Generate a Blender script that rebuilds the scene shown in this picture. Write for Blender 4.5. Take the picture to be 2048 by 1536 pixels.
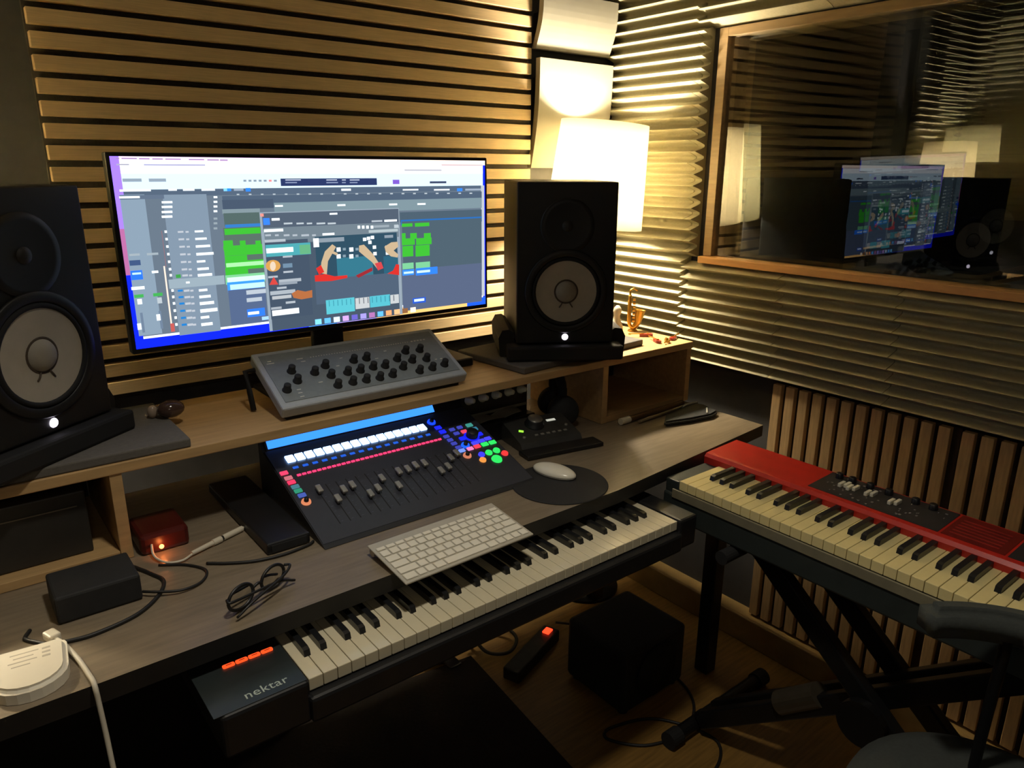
import bpy, bmesh, math, random
from mathutils import Vector, Matrix, Euler
random.seed(7)
for o in list(bpy.data.objects): bpy.data.objects.remove(o)
S = bpy.context.scene; C = S.collection
H = 1.446            # height of the camera above the floor; z below is given relative to it

# ------------------------------------------------------------------ camera
cam = bpy.data.cameras.new('camera'); co = bpy.data.objects.new('camera', cam); C.objects.link(co)
cam.sensor_width = 36.0; cam.lens = 1479.83/2048*36; cam.clip_start = 0.02
yaw, pitch, roll = math.radians(38.328), math.radians(16.2865), math.radians(0.31488)
fw = Vector((math.sin(yaw)*math.cos(pitch), math.cos(yaw)*math.cos(pitch), -math.sin(pitch)))
r0 = Vector((math.cos(yaw), -math.sin(yaw), 0)); u0 = r0.cross(fw)
rr = math.cos(roll)*r0 + math.sin(roll)*u0; uu = -math.sin(roll)*r0 + math.cos(roll)*u0
M = Matrix.Identity(4)
for i in range(3): M[i][0] = rr[i]; M[i][1] = uu[i]; M[i][2] = -fw[i]
M[2][3] = H; co.matrix_world = M; S.camera = co

# ------------------------------------------------------------------ world, exposure, lights
w = bpy.data.worlds.new('world'); S.world = w; w.use_nodes = True
w.node_tree.nodes['Background'].inputs[0].default_value = (1.0, 0.86, 0.66, 1)
w.node_tree.nodes['Background'].inputs[1].default_value = 0.022
vs = S.view_settings; vs.view_transform = 'Standard'; vs.look = 'None'; vs.exposure = 0.22; vs.gamma = 1.0
vs.use_curve_mapping = False
LAMP_POWER, LAMP2_POWER, FILL_POWER, SPOT_POWER = 860.0, 1300.0, 4.0, 42.0     # bulb glow of the two shaded lamps, added fill lights in watts
def point(name, loc, power, col, rad):
    l = bpy.data.lights.new(name, 'POINT'); l.energy = power; l.color = col; l.shadow_soft_size = rad
    o = bpy.data.objects.new(name, l); o.location = loc; C.objects.link(o); return o
sl = bpy.data.lights.new('desk_fill_spot', 'SPOT'); sl.energy = SPOT_POWER; sl.color = (1.0, 0.92, 0.78)  # added downward fill with no visible fixture, brightens keys and desk
sl.spot_size = math.radians(84); sl.spot_blend = 0.7; sl.shadow_soft_size = 0.07
so = bpy.data.objects.new('desk_fill_spot', sl); so.location = (0.40, 0.50, 2.46); C.objects.link(so)
point('room_fill', (-0.10, -0.60, 1.82), FILL_POWER, (1.0, 0.88, 0.70), 0.16)  # added unseen fill behind the camera for the front faces

# ------------------------------------------------------------------ materials
def lin(c):
    c = c/255.0
    return c/12.92 if c <= 0.04045 else ((c+0.055)/1.055)**2.4
def rgb(r, g, b): return (lin(r), lin(g), lin(b), 1)
MC = {}
def mat(name, c, rough=0.6, metal=0.0, var=0.12, scale=30, bump=0.0, stretch=None, spec=0.5):
    if name in MC: return MC[name]
    m = bpy.data.materials.new(name); m.use_nodes = True; nt = m.node_tree; b = nt.nodes['Principled BSDF']
    b.inputs['Roughness'].default_value = rough; b.inputs['Metallic'].default_value = metal
    b.inputs['Specular IOR Level'].default_value = spec
    tc = nt.nodes.new('ShaderNodeTexCoord'); mp = nt.nodes.new('ShaderNodeMapping'); nz = nt.nodes.new('ShaderNodeTexNoise')
    if stretch: mp.inputs['Scale'].default_value = stretch
    nz.inputs['Scale'].default_value = scale; nz.inputs['Detail'].default_value = 4
    nt.links.new(tc.outputs['Object'], mp.inputs[0]); nt.links.new(mp.outputs[0], nz.inputs['Vector'])
    cr = nt.nodes.new('ShaderNodeValToRGB'); col = rgb(*c)
    cr.color_ramp.elements[0].position = 0.3; cr.color_ramp.elements[1].position = 0.7
    cr.color_ramp.elements[0].color = tuple(x*(1-var) for x in col[:3])+(1,)
    cr.color_ramp.elements[1].color = tuple(min(1, x*(1+var)) for x in col[:3])+(1,)
    nt.links.new(nz.outputs['Fac'], cr.inputs[0]); nt.links.new(cr.outputs[0], b.inputs['Base Color'])
    if bump:
        bp = nt.nodes.new('ShaderNodeBump'); bp.inputs['Strength'].default_value = bump; bp.inputs['Distance'].default_value = 0.003
        nt.links.new(nz.outputs['Fac'], bp.inputs['Height']); nt.links.new(bp.outputs[0], b.inputs['Normal'])
    MC[name] = m; return m
def emit(name, c, strength=1.0):
    if name in MC: return MC[name]
    m = bpy.data.materials.new(name); m.use_nodes = True; nt = m.node_tree; nt.nodes.clear()
    e = nt.nodes.new('ShaderNodeEmission'); o = nt.nodes.new('ShaderNodeOutputMaterial')
    e.inputs[0].default_value = rgb(*c); e.inputs[1].default_value = strength
    nt.links.new(e.outputs[0], o.inputs[0]); MC[name] = m; return m
def glass_mat():
    m = bpy.data.materials.new('window_glass'); m.use_nodes = True; nt = m.node_tree; nt.nodes.clear()
    t = nt.nodes.new('ShaderNodeBsdfTransparent'); g = nt.nodes.new('ShaderNodeBsdfGlossy'); mx = nt.nodes.new('ShaderNodeMixShader')
    f = nt.nodes.new('ShaderNodeFresnel'); f.inputs[0].default_value = 1.5
    mu = nt.nodes.new('ShaderNodeMath'); mu.operation = 'MULTIPLY'; mu.inputs[1].default_value = 1.95; mu.use_clamp = True
    t.inputs[0].default_value = (0.86, 0.9, 0.87, 1); g.inputs['Roughness'].default_value = 0.0
    o = nt.nodes.new('ShaderNodeOutputMaterial')
    nt.links.new(f.outputs[0], mu.inputs[0]); nt.links.new(mu.outputs[0], mx.inputs[0])
    nt.links.new(t.outputs[0], mx.inputs[1]); nt.links.new(g.outputs[0], mx.inputs[2]); nt.links.new(mx.outputs[0], o.inputs[0])
    return m
def shade_mat():
    m = bpy.data.materials.new('shade_fabric'); m.use_nodes = True; nt = m.node_tree; nt.nodes.clear()
    d = nt.nodes.new('ShaderNodeBsdfDiffuse'); t = nt.nodes.new('ShaderNodeBsdfTranslucent'); mx = nt.nodes.new('ShaderNodeMixShader')
    o = nt.nodes.new('ShaderNodeOutputMaterial'); nz = nt.nodes.new('ShaderNodeTexNoise'); nz.inputs['Scale'].default_value = 90
    cr = nt.nodes.new('ShaderNodeValToRGB'); cr.color_ramp.elements[0].color = (0.90, 0.84, 0.66, 1); cr.color_ramp.elements[1].color = (0.94, 0.88, 0.70, 1)
    nt.links.new(nz.outputs['Fac'], cr.inputs[0])
    for n in (d, t): nt.links.new(cr.outputs[0], n.inputs[0])
    mx.inputs[0].default_value = 0.78
    nt.links.new(d.outputs[0], mx.inputs[1]); nt.links.new(t.outputs[0], mx.inputs[2]); nt.links.new(mx.outputs[0], o.inputs[0])
    return m

# ------------------------------------------------------------------ mesh helpers
def B(): return bmesh.new()
def box(bm, x0, x1, y0, y1, z0, z1, bev=0.0, mi=0, seg=2, M=None):
    r = bmesh.ops.create_cube(bm, size=1.0); vs_ = r['verts']
    T = Matrix.Translation(((x0+x1)/2, (y0+y1)/2, (z0+z1)/2)) @ Matrix.Diagonal((abs(x1-x0), abs(y1-y0), abs(z1-z0), 1))
    bmesh.ops.transform(bm, matrix=T, verts=vs_)
    fs = set(f for v in vs_ for f in v.link_faces)
    if bev > 0:
        es = list(set(e for v in vs_ for e in v.link_edges))
        rb = bmesh.ops.bevel(bm, geom=es, offset=bev, segments=seg, affect='EDGES', profile=0.5)
        fs = set(f for f in rb['faces']) | set(f for f in fs if f.is_valid)
        vs_ = list(set(v for f in fs for v in f.verts))
    for f in fs: f.material_index = mi
    if M is not None: bmesh.ops.transform(bm, matrix=M, verts=list(set(v for f in fs for v in f.verts)))
    return list(fs)
def lathe(bm, prof, seg=32, M=None, mi=0, closed=False, smooth=True):
    rings = []
    for r, z in prof:
        if r < 1e-6: rings.append([bm.verts.new((0, 0, z))])
        else: rings.append([bm.verts.new((r*math.cos(2*math.pi*k/seg), r*math.sin(2*math.pi*k/seg), z)) for k in range(seg)])
    fs = []
    prs = list(zip(rings, rings[1:])) + ([(rings[-1], rings[0])] if closed else [])
    for a, b in prs:
        for k in range(seg):
            k2 = (k+1) % seg
            if len(a) == 1 and len(b) == 1: continue
            if len(a) == 1: f = bm.faces.new((a[0], b[k], b[k2]))
            elif len(b) == 1: f = bm.faces.new((a[k], b[0], a[k2]))
            else: f = bm.faces.new((a[k], b[k], b[k2], a[k2]))
            f.material_index = mi; f.smooth = smooth; fs.append(f)
    vs_ = [v for r in rings for v in r]
    if M is not None: bmesh.ops.transform(bm, matrix=M, verts=vs_)
    bmesh.ops.recalc_face_normals(bm, faces=fs)
    return fs
def frame_to(p, d):
    d = Vector(d).normalized(); q = d.to_track_quat('Z', 'Y'); return Matrix.Translation(p) @ q.to_matrix().to_4x4()
def cyl(bm, p0, p1, ra, rb=None, seg=20, mi=0):
    p0 = Vector(p0); p1 = Vector(p1); rb = ra if rb is None else rb; L = (p1-p0).length
    return lathe(bm, [(0, 0), (ra, 0), (rb, L), (0, L)], seg, frame_to(p0, p1-p0), mi, smooth=False)
def spline(pts, n=8):
    P = [Vector(p) for p in pts]; P = [2*P[0]-P[1]] + P + [2*P[-1]-P[-2]]; out = []
    for i in range(1, len(P)-2):
        for k in range(n):
            t = k/n; a, b, c, d = P[i-1], P[i], P[i+1], P[i+2]
            out.append(0.5*((2*b)+(c-a)*t+(2*a-5*b+4*c-d)*t*t+(3*b-a-3*c+d)*t**3))
    out.append(P[-2]); return out
def tube(bm, pts, r, seg=8, n=8, mi=0, smooth_path=True):
    P = spline(pts, n) if smooth_path else [Vector(p) for p in pts]
    R = r if callable(r) else (lambda t: r)
    rings = []; up = Vector((0.13, 0.27, 0.95))
    for i, p in enumerate(P):
        d = (P[min(i+1, len(P)-1)]-P[max(i-1, 0)]).normalized()
        s = d.cross(up)
        if s.length < 1e-3: s = d.cross(Vector((1, 0, 0)))
        s.normalize(); q = s.cross(d); rad = R(i/(len(P)-1))
        rings.append([bm.verts.new(p+rad*(math.cos(2*math.pi*k/seg)*s+math.sin(2*math.pi*k/seg)*q)) for k in range(seg)])
    fs = []
    for a, b in zip(rings, rings[1:]):
        for k in range(seg):
            f = bm.faces.new((a[k], a[(k+1) % seg], b[(k+1) % seg], b[k])); f.smooth = True; f.material_index = mi; fs.append(f)
    fs.append(bm.faces.new(list(reversed(rings[0])))); fs.append(bm.faces.new(rings[-1]))
    bmesh.ops.recalc_face_normals(bm, faces=fs)
def prism(bm, poly, h0, h1, M=None, mi=0):
    a = [bm.verts.new((x, y, h0)) for x, y in poly]; b = [bm.verts.new((x, y, h1)) for x, y in poly]; n = len(poly)
    fs = [bm.faces.new(list(reversed(a))), bm.faces.new(b)]
    for i in range(n): fs.append(bm.faces.new((a[i], a[(i+1) % n], b[(i+1) % n], b[i])))
    for f in fs: f.material_index = mi
    if M is not None: bmesh.ops.transform(bm, matrix=M, verts=a+b)
    bmesh.ops.recalc_face_normals(bm, faces=fs)
    return fs
def ell(bm, c, rx, ry, rz, M=None, mi=0, seg=16):
    r = bmesh.ops.create_uvsphere(bm, u_segments=seg, v_segments=max(8, seg//2), radius=1)
    T = Matrix.Translation(c) @ Matrix.Diagonal((rx, ry, rz, 1)); T = (M @ T) if M is not None else T
    bmesh.ops.transform(bm, matrix=T, verts=r['verts'])
    for v in r['verts']:
        for f in v.link_faces: f.smooth = True; f.material_index = mi
YZX = Matrix(((0, 0, 1, 0), (1, 0, 0, 0), (0, 1, 0, 0), (0, 0, 0, 1)))    # prism (y,z) profile extruded along x
XZY = Matrix(((1, 0, 0, 0), (0, 0, 1, 0), (0, 1, 0, 0), (0, 0, 0, 1)))    # prism (x,z) profile extruded along y

# ------------------------------------------------------------------ object helpers
WM = {}
def thing(name, label, cat, loc=(0, 0, 0), rz=0.0, group=None, M=None):
    o = bpy.data.objects.new(name, None); C.objects.link(o); o.empty_display_size = 0.05
    mw = M if M is not None else Matrix.Translation(loc) @ Matrix.Rotation(rz, 4, 'Z')
    o.matrix_world = mw; WM[o] = mw.copy()
    o['label'] = label; o['category'] = cat
    if group: o['group'] = group
    return o
def obj(name, bm, mats, parent=None, local=False, label=None):
    """link bm as one mesh object; coordinates are world unless local"""
    me = bpy.data.meshes.new(name); mats = mats if isinstance(mats, (list, tuple)) else [mats]
    if parent is not None and not local: bm.transform(WM[parent].inverted())
    bm.to_mesh(me); bm.free()
    for m in mats: me.materials.append(m)
    o = bpy.data.objects.new(name, me); C.objects.link(o)
    if parent is not None: o.parent = parent; WM[o] = WM[parent]
    else: WM[o] = Matrix.Identity(4)
    if label: o['label'] = label
    return o
def single(name, bm, mats, label, cat, loc, group=None):
    """a thing that is one mesh, with its origin at loc (bm in world coordinates)"""
    loc = Vector(loc); bm.transform(Matrix.Translation(-loc))
    o = obj(name, bm, mats); o.location = loc; WM[o] = Matrix.Translation(loc)
    o['label'] = label; o['category'] = cat
    if group: o['group'] = group
    return o
def struct(name, bm, mats, parent=None):
    o = obj(name, bm, mats, parent)
    if parent is None: o['kind'] = 'structure'
    return o
def sbox(name, m, *a, **k):
    bm = B(); box(bm, *a, **k); return struct(name, bm, m)

# ================================================================== SETTING
XR, YB = 1.91, 1.90          # bare wall planes (right, back)
ZF, ZC = 0.0, 2.52
D = H-0.675                  # desk top
SH = H-0.492                 # shelf top
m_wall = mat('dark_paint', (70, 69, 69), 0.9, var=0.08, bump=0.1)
m_ceil = mat('ceiling_paint', (120, 112, 100), 0.9)
m_floor = mat('floor_wood', (128, 96, 46), 0.45, var=0.25, scale=9, stretch=(1, 12, 1))
m_felt = mat('black_felt', (60, 54, 46), 0.95, var=0.2, scale=200)
m_oak = mat('oak_slat', (222, 194, 148), 0.6, var=0.10, scale=14, stretch=(1.2, 10, 40), bump=0.05)
m_walnut = mat('walnut_slat', (196, 164, 118), 0.6, var=0.14, scale=14, stretch=(12, 12, 1.2))
m_foam = mat('acoustic_foam', (172, 165, 136), 0.95, var=0.06, scale=150, bump=0.04)
m_frame = mat('window_wood', (150, 124, 86), 0.5, var=0.15, scale=10, stretch=(10, 1, 10))
m_black = mat('black_plastic', (24, 24, 25), 0.45, var=0.1)
m_blackm = mat('black_matte', (30, 30, 30), 0.75, var=0.15, scale=80)
m_metal = mat('black_metal', (26, 26, 27), 0.35, metal=0.4)
m_rub = mat('black_rubber', (20, 20, 20), 0.8)

sbox('floor', m_floor, -1.2, 4.2, -1.8, YB+0.1, -0.06, 0.0)
sbox('ceiling', m_ceil, -1.2, 4.2, -1.8, YB+0.1, ZC, ZC+0.06)
sbox('wall_back', m_wall, -1.2, 4.2, YB, YB+0.12, 0, ZC)
sbox('wall_left', m_wall, -0.80, -0.70, -1.8, YB, 0, ZC)
sbox('wall_front', m_wall, -1.2, 4.2, -1.9, -1.8, 0, ZC)
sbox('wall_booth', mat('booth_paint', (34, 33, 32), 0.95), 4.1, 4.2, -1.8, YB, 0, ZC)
WY0, WY1, WZ0, WZ1 = 0.02, 1.447, H-0.278, H+0.385
bm = B()
box(bm, XR, XR+0.42, WY1, YB, 0, ZC); box(bm, XR, XR+0.42, -1.8, WY0, 0, ZC)
box(bm, XR, XR+0.42, WY0, WY1, 0, WZ0); box(bm, XR, XR+0.42, WY0, WY1, WZ1, ZC)
struct('wall_right', bm, m_wall)
# the double glazed studio window, set in a wooden lining
win = bpy.data.objects.new('window_1', None); C.objects.link(win); win.location = (XR, WY1, WZ0); win['kind'] = 'structure'
WM[win] = Matrix.Translation((XR, WY1, WZ0))
bm = B()
box(bm, 1.868, 1.932, WY0, WY1, WZ0+0.0005, WZ0+0.021, 0.002)
obj('sill', bm, mat('lit_sill_wood', (206, 156, 98), 0.5, var=0.12, scale=10, stretch=(10, 1, 10)), win)  # frame wood made brighter and more orange to hold the lamp light
bm = B(); FT = 0.030; G0 = WZ0+0.0215
box(bm, 1.893, 2.03, WY1-FT, WY1-0.0005, G0, WZ1-0.0005, 0.001); box(bm, 1.893, 2.03, WY0+0.0005, WY0+FT, G0, WZ1-0.0005)
box(bm, 1.893, 2.03, WY0+FT, WY1-FT, WZ1-0.024, WZ1-0.0005, 0.001)
obj('frame', bm, m_frame, win)
gm = glass_mat()
for gx, yawd, tilt in ((1.908, 0.0120, 0.0), (1.945, 0.0260, 0.0166)):
    bm = B(); zm = (WZ0+WZ1)/2
    P4 = [(y, z) for y, z in ((WY0+FT, G0), (WY1-FT, G0), (WY1-FT, WZ1-0.024), (WY0+FT, WZ1-0.024))]
    bm.faces.new([bm.verts.new((gx+yawd*(y-1.3)-tilt*(z-zm), y, z)) for y, z in P4]); obj('pane', bm, gm, win)
bm = B(); box(bm, 1.838, 1.852, -1.7, 1.88, 0.0, 0.088, 0.003); box(bm, 1.852, XR, -1.7, 1.88, 0.0, 0.080)
struct('baseboard_right', bm, mat('baseboard_wood', (150, 122, 74), 0.5, var=0.1))

# slatted wall panel behind the desk
def slat_panel_back():
    t = thing('acoustic_slat_panel', 'wide panel of horizontal pale wood slats on the wall behind the monitor', 'wall panel', (0.88, 1.895, H-0.5))
    bm = B(); box(bm, 0.237, 1.545, 1.882, 1.899, H-0.526, ZC-0.02); obj('felt_backing', bm, m_felt, t)
    bm = B(); z = H-0.513
    while z < ZC-0.05:
        box(bm, 0.240, 1.541, 1.862, 1.883, z, z+0.0302, 0.0012, seg=1); z += 0.0436
    obj('slats', bm, m_oak, t)
slat_panel_back()
# vertical slats on the lower right wall: two panels with a seam
def slat_panel_side(y0, y1, label):
    t = thing('acoustic_slat_panel', label, 'wall panel', (1.90, (y0+y1)/2, 0.09), group='vertical slat panels on the lower right wall')
    bm = B(); box(bm, 1.892, 1.909, y0, y1, 0.088, H-0.597); obj('felt_backing', bm, mat('brown_felt', (52, 38, 22), 0.95), t)
    bm = B(); y = y1-0.002
    while y-0.027 > y0:
        box(bm, 1.875, 1.893, y-0.027, y, 0.089, H-0.598, 0.001, seg=1); y -= 0.0415
    obj('slats', bm, m_walnut, t)
slat_panel_side(0.645, 1.150, 'brown vertical slat panel with its bare end at the dark wall past the desk')
slat_panel_side(-0.60, 0.640, 'brown vertical slat panel behind the knobs of the red keyboard, past the panel seam')

# foam tiles with horizontal wedges
def foam_bm(w, h, n):
    bm = B(); p = h/n; prof = [(0.0, 0.0)]
    for k in range(n):
        z = k*p
        prof += [(0.004, z+0.09*p), (0.018, z+0.25*p), (0.036, z+0.40*p), (0.0445, z+0.47*p), (0.046, z+0.5*p), (0.0445, z+0.53*p), (0.036, z+0.60*p), (0.018, z+0.75*p), (0.004, z+0.91*p)]
    prof.append((0.0, h)); prof = [(-x, z) for x, z in prof]
    # body strip behind
    poly = [(0.0, 0.0)]+[(x-0.008, z) for x, z in prof]+[(0.0, h)]
    a = [bm.verts.new((x, 0, z)) for x, z in poly]; b = [bm.verts.new((x, w, z)) for x, z in poly]
    n_ = len(poly)
    for i in range(n_-1):
        f = bm.faces.new((a[i], a[i+1], b[i+1], b[i]))
        f.smooth = 1 < i < n_-3
    bm.faces.new((a[-1], a[0], b[0], b[-1]))
    bm.faces.new([bm.verts.new(v.co) for v in reversed(a)]); bm.faces.new([bm.verts.new(v.co) for v in b])
    bmesh.ops.recalc_face_normals(bm, faces=bm.faces[:]); return bm
TH = 0.33
def foam(name_y0, y1, z0, h, label, group, n=None):
    bm = foam_bm(y1-name_y0-0.001, h, n or max(1, round(h/0.033)))
    o = obj('foam_tile', bm, m_foam); o.location = (XR-0.001, name_y0, z0)
    o['label'] = label; o['category'] = 'foam tile'; o['group'] = group
G1 = 'wedge foam tiles between window and corner'
zt = H-0.594
for i, lab in enumerate(['wedge foam tile behind the toy saxophone, lowest in the column beside the corner',
                         'wedge foam tile right of the lamp shade, beside the window frame lower half',
                         'wedge foam tile above the lamp shade, beside the window frame upper half',
                         'wedge foam tile level with the top of the window, in the corner column',
                         'wedge foam tile up by the ceiling in the corner column']):
    foam(1.502, 1.868, zt+i*TH, TH if zt+(i+1)*TH < ZC else ZC-zt-i*TH-0.01, lab, G1)
foam(1.474, 1.501, H-0.264, 0.66, 'narrow strip of wedge foam against the left window frame', G1, n=20)
G2 = 'wedge foam tiles under the window'
for (a, b), lab in zip(((1.160, 1.501), (0.830, 1.159), (0.500, 0.829), (0.17, 0.499), (-0.16, 0.169)),
        ('foam tile under the window, the first right of the shelf end', 'foam tile under the window, above the bare end of the slat panel',
         'foam tile under the window, above the plain red part of the red keyboard', 'foam tile under the window above the dark knob panel of the red keyboard',
         'foam tile of the row under the window, past the picture edge')):
    foam(a, b, zt, 0.315, lab, G2, n=10)
G3 = 'wedge foam tiles above the window'
for (a, b), lab in zip(((1.110, 1.501), (0.70, 1.109), (0.29, 0.699), (-0.12, 0.289)),
        ('foam tile above the window, nearest the corner', 'foam tile above the middle of the window',
         'foam tile above the window, second from the picture edge', 'foam tile above the window, at the picture edge')):
    foam(a, b, WZ1+0.004, 0.33, lab, G3)
# foam on the left wall and on the dark stretch of wall beside it (seen in the window's reflection)
for i in range(3):
    for k, (y0) in enumerate((1.12, 1.50)):
        bm = foam_bm(0.37, 0.33, 10); bm.transform(Matrix.Rotation(math.pi, 4, 'Z'))
        o = obj('foam_tile', bm, m_foam); o.location = (-0.699, y0+0.37, H-0.25+i*0.332)
        o['label'] = 'wedge foam tile on the left wall, seen only as a reflection in the window glass'; o['category'] = 'foam tile'; o['group'] = 'reflected foam tiles'
for i in range(3):
    bm = foam_bm(0.50, 0.33, 10); bm.transform(Matrix.Rotation(math.pi/2, 4, 'Z'))
    o = obj('foam_tile', bm, m_foam); o.location = (-0.13, YB-0.001, H-0.25+i*0.332)
    o['label'] = 'wedge foam tile beside the left wall, seen only as a reflection in the window glass'; o['category'] = 'foam tile'; o['group'] = 'reflected foam tiles'

# two tilted absorber panels in the corner
m_abs = mat('absorber_fabric', (150, 145, 130), 0.85, var=0.06, scale=6)
def absorber(zb, zt_, out_t, out_b, label):
    t = thing('absorber_panel', label, 'acoustic panel', (1.70, 1.895, zb), group='tilted absorber panels in the corner')
    bm = B(); n = 10; x0, x1 = 1.548, 1.858; pts = []
    for i in range(n+1):
        s = i/n; y = YB-0.02-(out_b+(out_t-out_b)*s) - 0.012*math.sin(math.pi*s)
        pts.append((y, zb+(zt_-zb)*s))
    poly = [(y, z) for y, z in pts]+[(y+0.02, z) for y, z in reversed(pts)]
    prism(bm, poly, x0, x1, YZX); obj('fabric_face', bm, m_abs, t)
    bm = B(); box(bm, x0+0.03, x1-0.03, YB-0.022-out_b*0.3, YB, zb+0.04, zt_-0.05); obj('wall_mount', bm, m_felt, t)
absorber(H+0.345, H+0.50, 0.062, 0.028, 'upper grey fabric absorber panel tilted out of the corner above the lamp')
absorber(H+0.00, H+0.318, 0.050, 0.012, 'lower grey fabric absorber panel tilted out of the corner, directly behind lamp shade')

# ================================================================== LAMPS
sm = shade_mat(); m_brass = mat('lamp_pole_metal', (120, 110, 90), 0.35, metal=0.8)
def lamp(x, y, power, label, tilt, rs=1.0):
    t = thing('floor_lamp', label, 'lamp', (x, y, 0), group='floor lamps with cream shades')
    bm = B(); lathe(bm, [(0, 0), (0.12, 0), (0.12, 0.012), (0.03, 0.024), (0, 0.024)], 32, Matrix.Translation((x, y, 0))); obj('lamp_base', bm, m_metal, t)
    bm = B(); cyl(bm, (x, y, 0.02), (x, y, H-0.14), 0.010); obj('pole', bm, m_metal, t)
    MT = Matrix.Translation((x, y, H-0.018)) @ Matrix.Rotation(tilt, 4, Vector((0.62, 0.785, 0)))
    bm = B(); lathe(bm, [(rs*0.152, -0.155), (rs*0.133, 0.150), (rs*0.1315, 0.150), (rs*0.1505, -0.155)], 64, MT, closed=True); obj('lamp_shade', bm, sm, t)
    bm = B()
    for k in range(3):
        a = 2*math.pi*k/3; cyl(bm, MT @ Vector((0, 0, -0.10)), MT @ Vector((rs*0.14*math.cos(a), rs*0.14*math.sin(a), -0.06)), 0.0015, seg=6)
    cyl(bm, MT @ Vector((0, 0, -0.125)), MT @ Vector((0, 0, -0.084)), 0.016); obj('socket', bm, m_brass, t)
    bm = B(); ell(bm, (0, 0, 0), 0.033, 0.033, 0.070, M=MT @ Matrix.Translation((0, 0, -0.005)), seg=24)
    obj('bulb', bm, emit('bulb_glow_%d' % power, (255, 239, 208), power), t)
lamp(1.672, 1.690, LAMP_POWER, 'glowing cream lamp shade in the corner behind the loudspeaker with the toy saxophone', 0.088)
lamp(-0.28, 1.740, LAMP2_POWER, 'lamp seen only as a paler reflection on the right of the window glass', -0.04, 0.88)

# ================================================================== DESK
m_desk = mat('desk_laminate', (126, 113, 94), 0.30, var=0.16, scale=8, stretch=(1.5, 14, 14))
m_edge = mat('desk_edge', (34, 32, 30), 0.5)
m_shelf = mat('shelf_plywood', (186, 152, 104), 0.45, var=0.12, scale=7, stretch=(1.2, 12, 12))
t = thing('studio_desk', 'long grey brown desk holding the keyboard, the controllers and the raised shelf', 'desk', (0.7, 1.3, 0))
poly = [(-0.42, 1.018), (0.08, 1.013), (1.105, 1.022), (1.734, 1.079), (1.734, 1.655), (-0.42, 1.655)]
bm = B(); fs = prism(bm, poly, D-0.032, D)
for f in fs:
    if f.normal.z < 0.5: f.material_index = 1  # sides and underside coloured dark for the shade on the front edge
obj('desk_top', bm, [m_desk, m_edge], t)
for x, y in ((1.637, 1.128), (1.637, 1.60), (-0.33, 1.08), (-0.33, 1.60)):
    bm = B(); box(bm, x-0.022, x+0.022, y-0.022, y+0.022, 0.0105 if x < 0 else 0.0005, D-0.0325, 0.003); obj('leg', bm, m_metal, t)
bm = B(); box(bm, -0.31, 1.615, 1.59, 1.61, D-0.09, D-0.033); box(bm, 1.627, 1.647, 1.15, 1.58, D-0.09, D-0.033); obj('frame_rail', bm, m_metal, t)
bm = B(); box(bm, -0.30, 0.55, 1.625, 1.640, 0.02, D-0.033); obj('shade_board', bm, m_edge, t)  # added dark board hiding the lit wall, keeps the space below in shade

t = thing('desk_shelf', 'raised plywood shelf on the desk carrying both loudspeakers and the monitor', 'shelf', (0.7, 1.5, D))
bm = B(); box(bm, -0.42, 1.752, 1.349, 1.660, SH-0.020, SH, 0.002); obj('top_board', bm, m_shelf, t)
for x0, x1 in ((0.186, 0.206), (1.382, 1.402), (1.730, 1.750)):
    bm = B(); box(bm, x0, x1, 1.352, 1.658, D+0.0005, SH-0.0205, 0.001); obj('side_panel', bm, m_shelf, t)
for x0, x1 in ((-0.42, 0.1855), (1.4025, 1.7295)):
    bm = B(); box(bm, x0, x1, 1.354, 1.655, D+0.0005, D+0.017, 0.001); obj('bottom_board', bm, m_shelf, t)
    bm = B(); box(bm, x0+0.0005, x1-0.0005, 1.646, 1.656, D+0.0175, SH-0.0205); obj('light_stop_board', bm, m_edge, t)  # added dark board stopping lamp light from leaking in at the rear

# ================================================================== LOUDSPEAKERS, PADS, CRADLES
m_pad = mat('grey_foam_pad', (96, 92, 86), 0.9, var=0.08, scale=150, bump=0.2)
def pad(x0, x1, y0, y1, rz, label):
    cx, cy = (x0+x1)/2, (y0+y1)/2
    bm = B(); box(bm, x0-cx, x1-cx, y0-cy, y1-cy, 0, 0.017, 0.003)
    o = obj('isolation_pad', bm, m_pad); o.location = (cx, cy, SH+0.0005); o.rotation_euler = (0, 0, rz)
    o['label'] = label; o['category'] = 'foam pad'; o['group'] = 'grey foam pads under the loudspeakers'
pad(1.105, 1.585, 1.385, 1.645, math.radians(5), 'grey foam pad under the loudspeaker in front of the lamp')
pad(-0.20, 0.325, 1.352, 1.620, 0, 'grey foam pad under the big loudspeaker at the left picture edge')
PT = SH+0.0178
m_cab = mat('speaker_vinyl', (34, 33, 32), 0.55, var=0.10, scale=160, bump=0.15)
m_baf = mat('speaker_baffle', (20, 20, 20), 0.5, var=0.08)
m_cone = mat('white_cone', (176, 168, 152), 0.7, var=0.05, scale=40)
m_cap = mat('dust_cap', (150, 143, 130), 0.7)
m_led = emit('power_light', (245, 235, 255), 4.0)
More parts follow.
